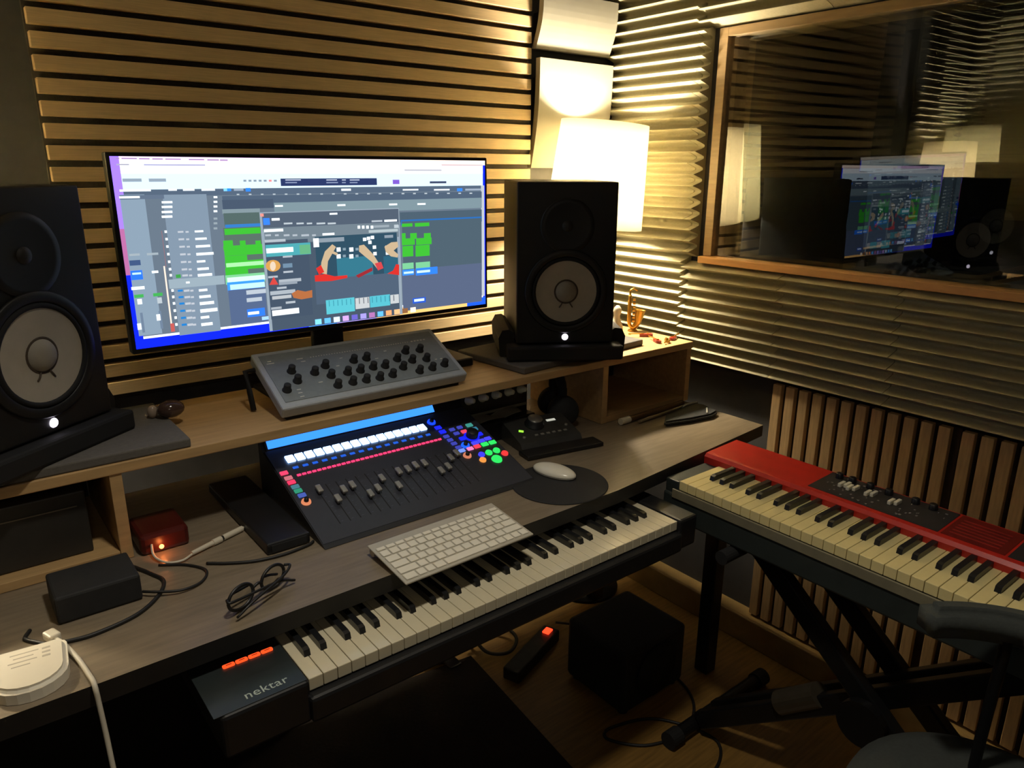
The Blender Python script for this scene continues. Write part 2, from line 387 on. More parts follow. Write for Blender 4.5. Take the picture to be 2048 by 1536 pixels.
def speaker(fx, fy, rz, where):
    W, HH, DD = 0.25, 0.402, 0.33
    z0 = PT+0.041
    t = thing('studio_monitor_speaker', 'black loudspeaker with white cone ' + where, 'loudspeaker', (fx, fy, z0), rz, 'pair of black studio loudspeakers')
    bm = B(); box(bm, -W/2, W/2, 0.004, DD, 0, HH, 0.006, seg=3); obj('cabinet', bm, m_cab, t, True)
    bm = B(); box(bm, -W/2, W/2, -0.004, 0.0035, 0.0005, HH-0.0005, 0.0030, seg=2); obj('baffle', bm, m_baf, t, True)
    F = Matrix.Translation((0, -0.0045, 0.134)) @ Matrix.Rotation(math.pi/2, 4, 'X')
    bm = B(); lathe(bm, [(0.088, 0.0), (0.104, 0.0), (0.106, 0.003), (0.103, 0.006), (0.090, 0.006), (0.086, 0.003)], 48, F, closed=True); wf = obj('woofer', bm, m_baf, t, True)
    bm = B(); lathe(bm, [(0.088, 0.001), (0.084, 0.007), (0.079, 0.006), (0.077, 0.002)], 48, F); obj('surround', bm, m_rub, wf, True)
    bm = B(); lathe(bm, [(0.0775, 0.0030), (0.060, 0.0024), (0.040, 0.0015), (0.029, 0.0008), (0.0, 0.0008)], 48, F); obj('cone', bm, m_cone, wf, True)
    bm = B(); lathe(bm, [(0.027, 0.001), (0.024, 0.006), (0.016, 0.0105), (0.008, 0.0125), (0, 0.013)], 32, F); obj('dust_cap', bm, m_cap, wf, True)
    bm = B()
    for s in (-1, 1): tube(bm, [F @ Vector((s*0.008, -0.0265, 0.0015)), F @ Vector((s*0.013, -0.034, 0.003)), F @ Vector((s*0.017, -0.040, 0.0018))], 0.0016, 6, 4)
    lathe(bm, [(0.0265, 0.0012), (0.029, 0.0022), (0.031, 0.0012)], 32, F)
    obj('cone_leads', bm, mat('lead_brown', (74, 62, 50), 0.7), wf, True)
    G = Matrix.Translation((0, -0.0045, 0.296)) @ Matrix.Rotation(math.pi/2, 4, 'X')
    bm = B(); lathe(bm, [(0.068, 0.0), (0.066, 0.003), (0.055, 0.002), (0.035, 0.0006), (0.018, 0.0004), (0.014, 0.0004)], 40, G); wg = obj('waveguide', bm, m_baf, t, True)
    bm = B(); lathe(bm, [(0.014, 0.0006), (0.011, 0.004), (0.006, 0.006), (0, 0.0066)], 24, G); obj('tweeter', bm, m_cab, wg, True)
    L = Matrix.Translation((0, -0.0045, 0.017)) @ Matrix.Rotation(math.pi/2, 4, 'X')
    bm = B(); lathe(bm, [(0.0082, 0), (0.0074, 0.0016), (0, 0.002)], 24, L); obj('power_logo_light', bm, m_led, t, True)
    # rubber cradle it stands in
    c = thing('speaker_cradle', 'black rubber speaker cradle ' + where, 'speaker stand', (fx, fy, PT), rz, 'rubber cradles of the loudspeakers')
    bm = B(); pr = [(-0.165, 0.006), (-0.16, 0.0), (0.16, 0.0), (0.165, 0.006), (0.168, 0.050), (0.158, 0.070), (0.140, 0.072), (0.1275, 0.064), (0.1275, 0.0402), (-0.1275, 0.0402), (-0.1275, 0.064), (-0.140, 0.072), (-0.158, 0.070), (-0.168, 0.050)]
    a = [bm.verts.new((x, 0.03, z)) for x, z in pr]; b = [bm.verts.new((x, 0.25, z)) for x, z in pr]; n = len(pr)
    bm.faces.new(a); bm.faces.new(list(reversed(b)))
    for i in range(n): bm.faces.new((a[i], b[i], b[(i+1) % n], a[(i+1) % n]))
    bmesh.ops.recalc_face_normals(bm, faces=bm.faces[:]); obj('cradle_body', bm, m_rub, c, True)
    bm = B(); box(bm, -0.150, 0.150, -0.030, 0.0295, 0.0, 0.038, 0.006); obj('front_lip', bm, m_rub, c, True)
speaker(1.261, 1.378, math.radians(-32), 'standing in front of the glowing lamp shade')
speaker(0.122, 1.405, math.radians(36), 'cut off by the left picture edge beside the monitor')

# ================================================================== MONITOR
SCP=[([(0.4614,0.6729),(0.4786,0.6846),(0.4842,0.6050),(0.5094,0.5215),(0.4993,0.5035),(0.4773,0.5444),(0.4655,0.6079)],(212,186,150)),([(0.4966,0.5412),(0.5133,0.5592),(0.5107,0.5745),(0.4934,0.5551)],(212,186,150)),([(0.5763,0.5222),(0.5910,0.5181),(0.6178,0.5835),(0.6311,0.6330),(0.6412,0.6674),(0.6288,0.6804),(0.6131,0.6325),(0.5893,0.5866),(0.5754,0.5587)],(212,186,150)),([(0.6530,0.5388),(0.6749,0.5142),(0.6946,0.5130),(0.6965,0.5447),(0.6812,0.5678),(0.6956,0.5953),(0.6927,0.6152),(0.6719,0.6043),(0.6566,0.5743)],(212,186,150)),([(0.4447,0.6853),(0.4732,0.6811),(0.5004,0.7009),(0.5372,0.7006),(0.5367,0.7178),(0.4912,0.7283),(0.4446,0.7224)],(228,54,48)),([(0.4498,0.6433),(0.4639,0.6243),(0.4719,0.6689),(0.4567,0.6828)],(228,54,48)),([(0.6207,0.6413),(0.6407,0.6346),(0.6471,0.6761),(0.6299,0.6881)],(222,76,80)),([(0.5618,0.7079),(0.6124,0.6649),(0.6130,0.6875),(0.5696,0.7243)],(165,48,56)),([(0.6586,0.7137),(0.6775,0.6968),(0.6870,0.6576),(0.6969,0.6618),(0.6956,0.7310)],(228,54,48)),([(0.3554,0.6103),(0.3544,0.5969),(0.3507,0.5851),(0.3448,0.5767),(0.3376,0.5729),(0.3302,0.5743),(0.3239,0.5806),(0.3194,0.5910),(0.3175,0.6037),(0.3184,0.6169),(0.3220,0.6287),(0.3279,0.6372),(0.3350,0.6412),(0.3424,0.6399),(0.3489,0.6336),(0.3535,0.6232)],(226,168,88)),([(0.3432,0.6105),(0.3430,0.5999),(0.3417,0.5907),(0.3395,0.5844),(0.3367,0.5819),(0.3338,0.5835),(0.3312,0.5890),(0.3292,0.5975),(0.3283,0.6078),(0.3284,0.6184),(0.3297,0.6275),(0.3319,0.6339),(0.3347,0.6365),(0.3377,0.6349),(0.3403,0.6294),(0.3423,0.6208)],(244,222,196)),([(0.3226,0.7171),(0.3354,0.6712),(0.3458,0.7197)],(226,76,70)),([(0.3787,0.7810),(0.3951,0.7633),(0.4159,0.7775),(0.4349,0.7721),(0.4340,0.8178),(0.4037,0.8226),(0.3830,0.8081)],(192,116,70))]
SCR=[(0.0000,0.0000,1.0000,1.0000,15,35,255),(0.0000,0.0000,0.0180,0.3600,150,115,255),(0.0000,0.3600,0.0180,0.6000,205,120,180),(0.4200,0.9450,0.5000,1.0000,70,150,255),(0.5000,0.9450,0.6200,1.0000,170,150,240),(0.6200,0.9450,0.9300,1.0000,240,185,110),(0.9300,0.9450,1.0000,1.0000,30,85,235),(0.0180,0.0000,1.0000,0.0300,250,210,250),(0.5000,0.0000,1.0000,0.0300,255,232,215),(0.0180,0.0300,0.9920,0.0850,246,250,255),(0.0180,0.0850,0.9920,0.1650,196,220,236),(0.0180,0.1650,0.9920,0.9400,112,128,145),(0.9850,0.1650,0.9970,0.9400,205,212,222),(0.0180,0.9350,0.9900,0.9480,235,240,255),(0.0180,0.1650,0.9850,0.2000,92,110,132),(0.3744,0.1128,0.6403,0.1545,48,62,110),(0.6886,0.1230,0.7093,0.1499,140,100,225),(0.8070,0.1344,0.8627,0.1479,70,80,110),(0.0195,0.1093,0.0580,0.1253,160,178,195),(0.0728,0.1098,0.1088,0.1261,160,178,195),(0.2828,0.1182,0.2899,0.1289,150,165,180),(0.2950,0.1183,0.3021,0.1291,150,165,180),(0.3073,0.1185,0.3145,0.1292,150,165,180),(0.3197,0.1186,0.3269,0.1294,150,165,180),(0.3321,0.1188,0.3395,0.1296,150,165,180),(0.3447,0.1189,0.3521,0.1298,230,120,120),(0.3574,0.1191,0.3649,0.1300,150,165,180),(0.3867,0.1172,0.4270,0.1243,190,200,225),(0.4954,0.1185,0.5249,0.1257,190,200,225),(0.5388,0.1190,0.5497,0.1260,190,200,225),(0.5610,0.1192,0.5890,0.1265,190,200,225),(0.3862,0.1325,0.4163,0.1386,150,165,200),(0.4949,0.1343,0.5273,0.1406,150,165,200),(0.5384,0.1350,0.5493,0.1410,150,165,200),(0.5606,0.1354,0.5829,0.1416,150,165,200),(0.0118,0.0069,0.0191,0.0133,180,150,205),(0.0233,0.0071,0.0541,0.0130,180,150,205),(0.0583,0.0077,0.0799,0.0139,180,150,205),(0.0854,0.0081,0.1074,0.0144,180,150,205),(0.1126,0.0086,0.1456,0.0146,180,150,205),(0.1628,0.0094,0.1970,0.0156,180,150,205),(0.2038,0.0101,0.2301,0.0166,180,150,205),(0.2326,0.0105,0.2503,0.0173,180,150,205),(0.0666,0.0378,0.1979,0.0437,170,170,225),(0.0120,0.0368,0.0367,0.0440,190,190,210),(0.8474,0.0275,0.9911,0.0330,225,180,190),(0.7263,0.0594,0.8470,0.0686,205,205,215),(0.0093,0.1891,0.0596,0.9295,148,170,190),(0.0971,0.1926,0.1933,0.9535,138,158,178),(0.0091,0.1920,0.1002,0.2128,105,122,145),(0.0938,0.2255,0.1166,0.2368,225,235,240),(0.0926,0.2496,0.1154,0.2611,225,235,240),(0.0912,0.2757,0.1141,0.2875,225,235,240),(0.0900,0.2999,0.1128,0.3119,225,235,240),(0.0107,0.1630,0.0743,0.1738,225,235,240),(0.1111,0.1630,0.1294,0.1726,225,235,240),(0.1426,0.1639,0.1679,0.1739,225,235,240),(0.1835,0.1651,0.2141,0.1753,225,235,240),(0.0081,0.1968,0.0496,0.2074,225,235,240),(0.2092,0.2043,0.2177,0.2151,220,230,235),(0.2081,0.2293,0.2166,0.2402,220,230,235),(0.2069,0.2543,0.2155,0.2654,220,230,235),(0.2058,0.2795,0.2143,0.2906,220,230,235),(0.2040,0.3194,0.2126,0.3307,160,175,185),(0.2029,0.3447,0.2114,0.3561,160,175,185),(0.2017,0.3722,0.2102,0.3837,160,175,185),(0.0124,0.4897,0.0339,0.5011,175,190,200),(0.0487,0.4910,0.0729,0.5030,175,190,200),(0.0105,0.5239,0.0333,0.5513,70,95,140),(0.0096,0.5779,0.0342,0.6271,40,105,235),(0.0130,0.5888,0.0315,0.5995,170,205,255),(0.0541,0.5861,0.0680,0.5991,225,235,240),(0.0070,0.6630,0.0347,0.6794,225,235,240),(0.0107,0.7055,0.0303,0.7226,75,190,95),(0.0507,0.7062,0.0709,0.7237,75,190,95),(0.0156,0.7297,0.0255,0.7584,215,225,230),(0.0578,0.7313,0.0680,0.7637,200,212,220),(0.0177,0.8041,0.0232,0.9128,120,140,165),(0.0575,0.8040,0.0631,0.9032,120,140,165),(0.0086,0.8601,0.0170,0.8948,225,235,240),(0.0515,0.8218,0.0599,0.8565,225,235,240),(0.0856,0.3789,0.0863,0.5709,190,105,105),(0.0836,0.5652,0.0802,0.8808,235,205,190),(0.0793,0.8806,0.0879,0.9271,215,100,95),(0.0919,0.3776,0.0972,0.3904,225,235,240),(0.1204,0.3837,0.1328,0.3933,205,215,222),(0.1375,0.3855,0.1444,0.3946,205,215,222),(0.1580,0.3846,0.1774,0.3951,225,235,240),(0.0918,0.4166,0.0970,0.4296,225,235,240),(0.1201,0.4231,0.1326,0.4330,205,215,222),(0.1369,0.4252,0.1438,0.4344,205,215,222),(0.1572,0.4245,0.1833,0.4361,225,235,240),(0.0916,0.4559,0.0969,0.4690,225,235,240),(0.1199,0.4628,0.1323,0.4729,205,215,222),(0.1363,0.4650,0.1433,0.4744,205,215,222),(0.1565,0.4646,0.1894,0.4776,225,235,240),(0.0915,0.4964,0.0968,0.5097,225,235,240),(0.1196,0.5037,0.1321,0.5141,205,215,222),(0.1357,0.5062,0.1427,0.5157,205,215,222),(0.1557,0.5060,0.1955,0.5205,225,235,240),(0.0913,0.5371,0.0966,0.5506,225,235,240),(0.1193,0.5449,0.1319,0.5555,205,215,222),(0.1351,0.5475,0.1421,0.5572,205,215,222),(0.1550,0.5476,0.1745,0.5594,225,235,240),(0.0912,0.5771,0.0965,0.5907,225,235,240),(0.1191,0.5852,0.1316,0.5960,205,215,222),(0.1345,0.5880,0.1415,0.5978,205,215,222),(0.1542,0.5883,0.1806,0.6017,225,235,240),(0.0911,0.6098,0.0964,0.6236,225,235,240),(0.1046,0.6156,0.1154,0.6347,70,170,80),(0.1189,0.6183,0.1315,0.6293,205,215,222),(0.1340,0.6212,0.1410,0.6312,205,215,222),(0.1536,0.6217,0.1868,0.6367,225,235,240),(0.0909,0.6512,0.0962,0.6651,225,235,240),(0.1026,0.6568,0.1133,0.6762,70,170,80),(0.1186,0.6601,0.1312,0.6713,205,215,222),(0.1334,0.6631,0.1404,0.6733,205,215,222),(0.1529,0.6639,0.1929,0.6809,225,235,240),(0.0908,0.6928,0.0961,0.7069,225,235,240),(0.1048,0.6991,0.1161,0.7103,40,140,225),(0.1183,0.7021,0.1310,0.7136,205,215,222),(0.1327,0.7053,0.1398,0.7156,205,215,222),(0.1521,0.7063,0.1718,0.7195,225,235,240),(0.0906,0.7282,0.0960,0.7424,225,235,240),(0.1048,0.7348,0.1161,0.7461,40,140,225),(0.1181,0.7379,0.1308,0.7496,205,215,222),(0.1322,0.7412,0.1393,0.7516,205,215,222),(0.1514,0.7424,0.1780,0.7574,225,235,240),(0.0905,0.7638,0.0959,0.7781,225,235,240),(0.1048,0.7706,0.1161,0.7821,40,140,225),(0.1178,0.7738,0.1306,0.7857,205,215,222),(0.1317,0.7772,0.1388,0.7878,205,215,222),(0.1508,0.7786,0.1842,0.7958,225,235,240),(0.0903,0.8039,0.0957,0.8184,225,235,240),(0.1046,0.8109,0.1159,0.8226,40,140,225),(0.1176,0.8143,0.1303,0.8264,205,215,222),(0.1311,0.8178,0.1382,0.8285,205,215,222),(0.1500,0.8194,0.1904,0.8389,225,235,240),(0.0902,0.8431,0.0956,0.8578,225,235,240),(0.1044,0.8503,0.1158,0.8623,40,140,225),(0.1173,0.8539,0.1301,0.8663,205,215,222),(0.1305,0.8575,0.1376,0.8684,205,215,222),(0.1493,0.8593,0.1692,0.8738,225,235,240),(0.0901,0.8815,0.0955,0.8962,225,235,240),(0.1043,0.8889,0.1157,0.9011,40,140,225),(0.1171,0.8926,0.1299,0.9052,205,215,222),(0.1299,0.8963,0.1370,0.9073,205,215,222),(0.1486,0.8983,0.1754,0.9151,225,235,240),(0.0871,0.6398,0.2143,0.6898,165,185,198),(0.1251,0.6582,0.1335,0.6686,225,235,240),(0.2285,0.2051,0.9867,0.2740,86,104,126),(0.2276,0.2261,0.3511,0.2761,78,94,116),(0.3522,0.2476,0.9866,0.3166,135,158,168),(0.2254,0.2766,0.3159,0.3012,140,160,168),(0.2276,0.2979,0.3181,0.3706,90,112,110),(0.7061,0.3271,0.9863,0.3915,82,102,118),(0.2634,0.1938,0.2696,0.2005,200,212,220),(0.2923,0.1946,0.2987,0.2013,200,212,220),(0.3217,0.1954,0.3282,0.2021,200,212,220),(0.3516,0.1962,0.3582,0.2030,200,212,220),(0.3819,0.1970,0.3887,0.2039,200,212,220),(0.4128,0.1978,0.4197,0.2048,200,212,220),(0.4441,0.1986,0.4512,0.2057,200,212,220),(0.4759,0.1995,0.4832,0.2066,200,212,220),(0.5083,0.2003,0.5157,0.2075,200,212,220),(0.5412,0.2012,0.5488,0.2084,200,212,220),(0.5746,0.2021,0.5824,0.2094,200,212,220),(0.6086,0.2030,0.6166,0.2104,200,212,220),(0.6432,0.2039,0.6513,0.2113,200,212,220),(0.6784,0.2048,0.6867,0.2123,200,212,220),(0.7141,0.2057,0.7226,0.2134,200,212,220),(0.7505,0.2067,0.7592,0.2144,200,212,220),(0.7875,0.2076,0.7965,0.2154,200,212,220),(0.8252,0.2086,0.8343,0.2165,200,212,220),(0.8635,0.2096,0.8729,0.2176,200,212,220),(0.9025,0.2106,0.9121,0.2187,200,212,220),(0.9422,0.2116,0.9520,0.2198,200,212,220),(0.3542,0.2609,0.3747,0.2710,225,235,240),(0.5210,0.2660,0.5440,0.2767,225,235,240),(0.6736,0.2699,0.6990,0.2811,225,235,240),(0.7634,0.2724,0.7902,0.2839,225,235,240),(0.2335,0.1634,0.2433,0.1784,120,190,255),(0.2417,0.1636,0.2511,0.1786,45,130,245),(0.2857,0.1627,0.2976,0.1823,45,120,235),(0.2576,0.1662,0.2804,0.1775,170,185,205),(0.5346,0.1740,0.5621,0.1865,225,235,240),(0.7180,0.1817,0.7678,0.1906,225,235,240),(0.8194,0.1846,0.8723,0.1938,225,235,240),(0.8982,0.1818,0.9166,0.2004,45,120,245),(0.9271,0.1852,0.9834,0.1973,170,185,205),(0.2286,0.3599,0.3175,0.3860,60,135,215),(0.7083,0.3756,0.9863,0.4104,48,118,200),(0.2232,0.3775,0.3145,0.7200,96,120,110),(0.7112,0.3858,0.9852,0.7502,84,104,118),(0.7057,0.6994,0.9844,0.9760,96,110,140),(0.2258,0.3832,0.3124,0.4165,70,205,60),(0.7110,0.3995,0.7452,0.4204,70,205,60),(0.7532,0.3996,0.8007,0.4232,70,205,60),(0.2202,0.4472,0.2428,0.4827,70,205,60),(0.2596,0.4521,0.2734,0.4869,70,205,60),(0.2977,0.4569,0.3109,0.4920,70,205,60),(0.7099,0.4607,0.7218,0.4974,70,205,60),(0.7369,0.4637,0.7580,0.5018,70,205,60),(0.7818,0.4687,0.8048,0.5075,70,205,60),(0.2189,0.4773,0.3140,0.5014,70,205,60),(0.2202,0.4905,0.3157,0.5332,70,205,60),(0.7093,0.4959,0.7510,0.5393,70,205,60),(0.7555,0.4990,0.8070,0.5429,70,205,60),(0.2201,0.5341,0.2738,0.5715,70,205,60),(0.2197,0.5647,0.3146,0.6146,70,205,60),(0.2180,0.6041,0.2731,0.6477,70,205,60),(0.7103,0.5441,0.7452,0.5796,70,205,60),(0.7528,0.5460,0.7999,0.5836,70,205,60),(0.7097,0.5783,0.7447,0.6143,70,205,60),(0.7523,0.5807,0.7994,0.6189,70,205,60),(0.2216,0.5738,0.3153,0.5965,150,235,150),(0.2164,0.6413,0.3130,0.6944,140,225,165),(0.2204,0.6555,0.3134,0.6830,190,240,205),(0.2193,0.6819,0.3112,0.7401,55,135,235),(0.2257,0.6967,0.3118,0.7264,170,210,250),(0.7083,0.6561,0.7447,0.6960,135,220,165),(0.7517,0.6582,0.7997,0.7006,135,220,165),(0.7075,0.6997,0.7453,0.7379,50,125,235),(0.7511,0.6972,0.8247,0.7451,45,115,235),(0.7117,0.7134,0.7435,0.7271,180,210,250),(0.7548,0.7135,0.7993,0.7297,180,210,250),(0.2196,0.7279,0.3115,0.9298,92,112,150),(0.2636,0.7376,0.3129,0.7625,200,212,225),(0.2627,0.7831,0.3012,0.8062,200,212,225),(0.2611,0.8483,0.3058,0.8951,45,110,230),(0.2628,0.8649,0.2908,0.8817,225,235,240),(0.2965,0.9020,0.3159,0.9216,150,190,250),(0.7376,0.8960,0.7819,0.9335,50,100,225),(0.7427,0.9038,0.7768,0.9214,190,210,245),(0.3136,0.2988,0.7036,0.9939,160,176,190),(0.3215,0.3070,0.6940,0.9953,78,94,112),(0.3196,0.3047,0.7016,0.4073,88,102,120),(0.3213,0.3875,0.7002,0.4822,122,138,150),(0.3157,0.3066,0.3238,0.3226,235,130,120),(0.4977,0.3156,0.5193,0.3265,225,235,240),(0.3215,0.3323,0.3377,0.3702,50,115,245),(0.3430,0.3341,0.3634,0.3481,225,235,240),(0.3730,0.3624,0.3955,0.3723,200,210,218),(0.4060,0.3654,0.4254,0.3751,200,210,218),(0.4335,0.3679,0.4480,0.3773,200,210,218),(0.4599,0.3703,0.4838,0.3806,200,210,218),(0.4905,0.3731,0.5133,0.3834,200,210,218),(0.6179,0.3702,0.6503,0.3816,190,200,210),(0.6565,0.3699,0.6958,0.3832,225,235,240),(0.5754,0.3988,0.5830,0.4176,225,235,240),(0.5880,0.4001,0.5957,0.4189,225,235,240),(0.6008,0.4013,0.6085,0.4202,225,235,240),(0.6142,0.4026,0.6220,0.4216,225,235,240),(0.6230,0.4022,0.6707,0.4167,165,178,188),(0.6862,0.4034,0.7000,0.4246,200,210,218),(0.3210,0.3952,0.3702,0.4116,225,235,240),(0.6077,0.4299,0.6977,0.4469,190,205,210),(0.3233,0.4244,0.3377,0.4350,190,202,210),(0.3480,0.4272,0.3576,0.4373,190,202,210),(0.3705,0.4297,0.3854,0.4405,190,202,210),(0.3934,0.4323,0.4060,0.4429,190,202,210),(0.4166,0.4350,0.4373,0.4466,190,202,210),(0.4455,0.4382,0.4559,0.4487,190,202,210),(0.4741,0.4345,0.5076,0.4477,225,235,240),(0.3204,0.4620,0.4328,0.9247,74,90,110),(0.3207,0.4553,0.3741,0.4710,190,202,210),(0.3215,0.4845,0.4392,0.5541,85,180,190),(0.4094,0.4963,0.4382,0.5516,110,190,140),(0.3227,0.5049,0.3925,0.5332,225,245,250),(0.3619,0.5999,0.3868,0.6250,120,150,175),(0.3483,0.6923,0.4074,0.7113,185,195,205),(0.3478,0.7073,0.3964,0.7244,160,172,185),(0.3231,0.7567,0.3893,0.7798,185,195,205),(0.3271,0.7867,0.3778,0.8069,200,205,210),(0.3239,0.8717,0.3956,0.9050,225,235,240),(0.3221,0.8523,0.3497,0.8665,180,190,200),(0.3635,0.5541,0.3888,0.5650,190,200,210),(0.3618,0.6438,0.3873,0.6555,190,200,210),(0.3417,0.7351,0.3669,0.7476,190,200,210),(0.3615,0.8268,0.3872,0.8402,190,200,210),(0.3215,0.6662,0.3463,0.6779,190,200,210),(0.4520,0.4529,0.6932,0.8657,52,84,104),(0.5091,0.5910,0.6153,0.7459,58,128,150),(0.6487,0.6007,0.6945,0.7231,50,105,130),(0.4449,0.7117,0.6932,0.8657,84,106,128),(0.4474,0.4617,0.4629,0.5152,220,226,230),(0.4635,0.4636,0.5343,0.4890,150,165,178),(0.5109,0.5253,0.5225,0.5510,225,235,240),(0.5287,0.5302,0.5373,0.5459,140,165,180),(0.5097,0.5671,0.5214,0.5930,225,235,240),(0.5276,0.5722,0.5362,0.5881,140,165,180),(0.5474,0.5304,0.5593,0.5563,225,235,240),(0.5656,0.5354,0.5745,0.5512,140,165,180),(0.5463,0.5726,0.5582,0.5989,225,235,240),(0.5645,0.5779,0.5734,0.5939,140,165,180),(0.6127,0.4658,0.6229,0.4866,225,235,240),(0.5891,0.4752,0.5991,0.4959,225,235,240),(0.6009,0.4705,0.6110,0.4913,225,235,240),(0.6044,0.4954,0.6145,0.5163,225,235,240),(0.6173,0.5277,0.6275,0.5489,225,235,240),(0.6562,0.5330,0.6667,0.5544,225,235,240),(0.6181,0.5687,0.6284,0.5901,225,235,240),(0.6566,0.5706,0.6672,0.5922,225,235,240),(0.6545,0.4669,0.6816,0.4850,150,165,178),(0.4710,0.8449,0.5543,0.9346,100,210,225),(0.5564,0.8529,0.5992,0.9233,215,220,222),(0.6009,0.8507,0.6637,0.9241,95,205,222),(0.6650,0.8566,0.6922,0.9154,215,220,222),(0.4793,0.8493,0.4816,0.8857,70,165,185),(0.4916,0.8500,0.4939,0.8865,70,165,185),(0.5040,0.8506,0.5064,0.8873,70,165,185),(0.5165,0.8513,0.5189,0.8881,70,165,185),(0.5291,0.8519,0.5316,0.8889,70,165,185),(0.5418,0.8526,0.5443,0.8897,70,165,185),(0.5546,0.8532,0.5572,0.8905,120,125,135),(0.5675,0.8539,0.5701,0.8913,120,125,135),(0.5805,0.8546,0.5832,0.8921,120,125,135),(0.5936,0.8553,0.5963,0.8929,120,125,135),(0.6068,0.8559,0.6096,0.8938,70,165,185),(0.6201,0.8566,0.6229,0.8946,70,165,185),(0.6335,0.8573,0.6364,0.8954,70,165,185),(0.6470,0.8580,0.6499,0.8963,70,165,185),(0.6606,0.8587,0.6636,0.8971,70,165,185),(0.6744,0.8594,0.6774,0.8980,120,125,135),(0.4370,0.9570,0.4550,0.9900,120,200,255),(0.4635,0.9570,0.4815,0.9900,90,170,250),(0.4900,0.9570,0.5080,0.9900,200,225,255),(0.5165,0.9570,0.5345,0.9900,190,150,235),(0.5430,0.9570,0.5610,0.9900,120,110,225),(0.5695,0.9570,0.5875,0.9900,150,140,230),(0.5960,0.9570,0.6140,0.9900,200,130,200),(0.6225,0.9570,0.6405,0.9900,90,170,250),(0.6490,0.9570,0.6670,0.9900,235,150,100),(0.6755,0.9570,0.6935,0.9900,230,170,120),(0.7020,0.9570,0.7200,0.9900,160,110,70),(0.7285,0.9570,0.7465,0.9900,240,220,200)]
t = thing('computer_monitor', 'ultrawide monitor showing music software, glowing blue along its lower edge', 'monitor', (0.6925, 1.52, SH))
x0, x1, zt_, zb_ = 0.285, 1.100, H+0.016, H-0.332
bm = B(); box(bm, x0-0.007, x1+0.007, 1.502, 1.530, zb_-0.010, zt_+0.007, 0.003); box(bm, x0+0.12, x1-0.12, 1.530, 1.548, zb_+0.04, zt_-0.05, 0.006); obj('housing', bm, m_black, t)
bm = B(); mats = []; idx = {}
HOT = 1.4  # screen colours include lens haze that lifts the dark window areas
for k, (ua, va, ub, vb, cr_, cg_, cb_) in enumerate(SCR):
    key = (cr_//6, cg_//6, cb_//6)
    if key not in idx:
        idx[key] = len(mats); br = max(cr_, cg_, cb_)
        mats.append(emit('screen_%d_%d_%d' % key, (cr_, cg_, cb_), HOT if br > 225 else 0.86))
    y = 1.5015-0.000008*k
    xa, xb, za, zb2 = x0+ua*(x1-x0), x0+ub*(x1-x0), zt_-va*(zt_-zb_), zt_-vb*(zt_-zb_)
    f = bm.faces.new([bm.verts.new(p) for p in ((xa, y, zb2), (xb, y, zb2), (xb, y, za), (xa, y, za))]); f.material_index = idx[key]
for k, (P, c) in enumerate(SCP):
    key = ('p',)+c; mats.append(emit('screen_shape_%d_%d_%d' % c, c, 0.9))
    f = bm.faces.new([bm.verts.new((x0+u*(x1-x0), 1.5015-0.000008*(len(SCR)+5+k), zt_-v*(zt_-zb_))) for u, v in P]); f.material_index = len(mats)-1
obj('screen', bm, mats, t)
bm = B(); box(bm, 0.655, 0.730, 1.549, 1.565, SH+0.012, H-0.10, 0.004); obj('stand_neck', bm, m_black, t)
bm = B(); box(bm, 0.545, 0.84, 1.50, 1.655, SH+0.0005, SH+0.012, 0.005); obj('stand_foot', bm, m_black, t)

# ================================================================== SMALL THINGS ON THE SHELF
bm = B(); box(bm, 0.925, 1.072, 1.517, 1.650, SH+0.0005, SH+0.022, 0.003, mi=0); box(bm, 0.930, 1.067, 1.5155, 1.518, SH+0.003, SH+0.019, mi=1)
single('hardware_box', bm, [mat('grey_shell', (92, 88, 80), 0.6), m_black], 'slim grey box with a black front behind the knob console', 'box', (1.0, 1.58, SH))

# knob console
ca = math.atan2(0.080, 0.160)
CM = Matrix.Translation((0.507, 1.372, H-0.4615)) @ Matrix.Rotation(ca, 4, 'X')   # local x along, y up the slope, z out of the face
t = thing('knob_console', 'grey sloping mixing console with black knobs on the shelf under the monitor', 'controller', M=CM)
m_con = mat('console_grey', (168, 174, 180), 0.5, var=0.05, scale=80); m_conf = mat('console_face', (128, 136, 140), 0.55, var=0.05, scale=90)
m_white = mat('white_print', (210, 210, 205), 0.6)
bm = B(); box(bm, 0, 0.446, 0, 0.180, -0.026, 0, 0.004); obj('body', bm, m_con, t, True)
bm = B(); box(bm, 0.012, 0.434, 0.017, 0.168, 0.0001, 0.0012, 0.0005, seg=1); obj('faceplate', bm, m_conf, t, True)
KN = [(0.0592,0.108),(0.0281,0.0543),(0.059,0.0753),(0.1038,0.0914),(0.1345,0.107),(0.1334,0.0734),(0.1338,0.0402),(0.1719,0.0738),(0.2027,0.1087),(0.1688,0.041),(0.2024,0.0738),(0.2343,0.1092),(0.2004,0.0402),(0.2347,0.0763),(0.2328,0.0395),(0.2637,0.0744),(0.2656,0.0415),(0.3025,0.0897),(0.3018,0.0593),(0.3352,0.1103),(0.3346,0.0762),(0.333,0.0376),(0.3721,0.1074),(0.371,0.0729),(0.3682,0.0397),(0.4041,0.0448)]
for x, y in KN:
    bm = B(); lathe(bm, [(0.0098, 0.0012), (0.0098, 0.003), (0.0078, 0.004), (0.0072, 0.0165), (0.0062, 0.0175), (0, 0.0175)], 20, Matrix.Translation((x, y-0.004, 0)))
    obj('knob', bm, m_blackm, t, True)
bm = B()
for k in range(40): box(bm, 0.116+k*0.0062, 0.1185+k*0.0062, 0.1385, 0.1408, 0.0012, 0.0018)
for k in range(5): box(bm, 0.368+k*0.0085, 0.373+k*0.0085, 0.138, 0.1412, 0.0012, 0.0018)
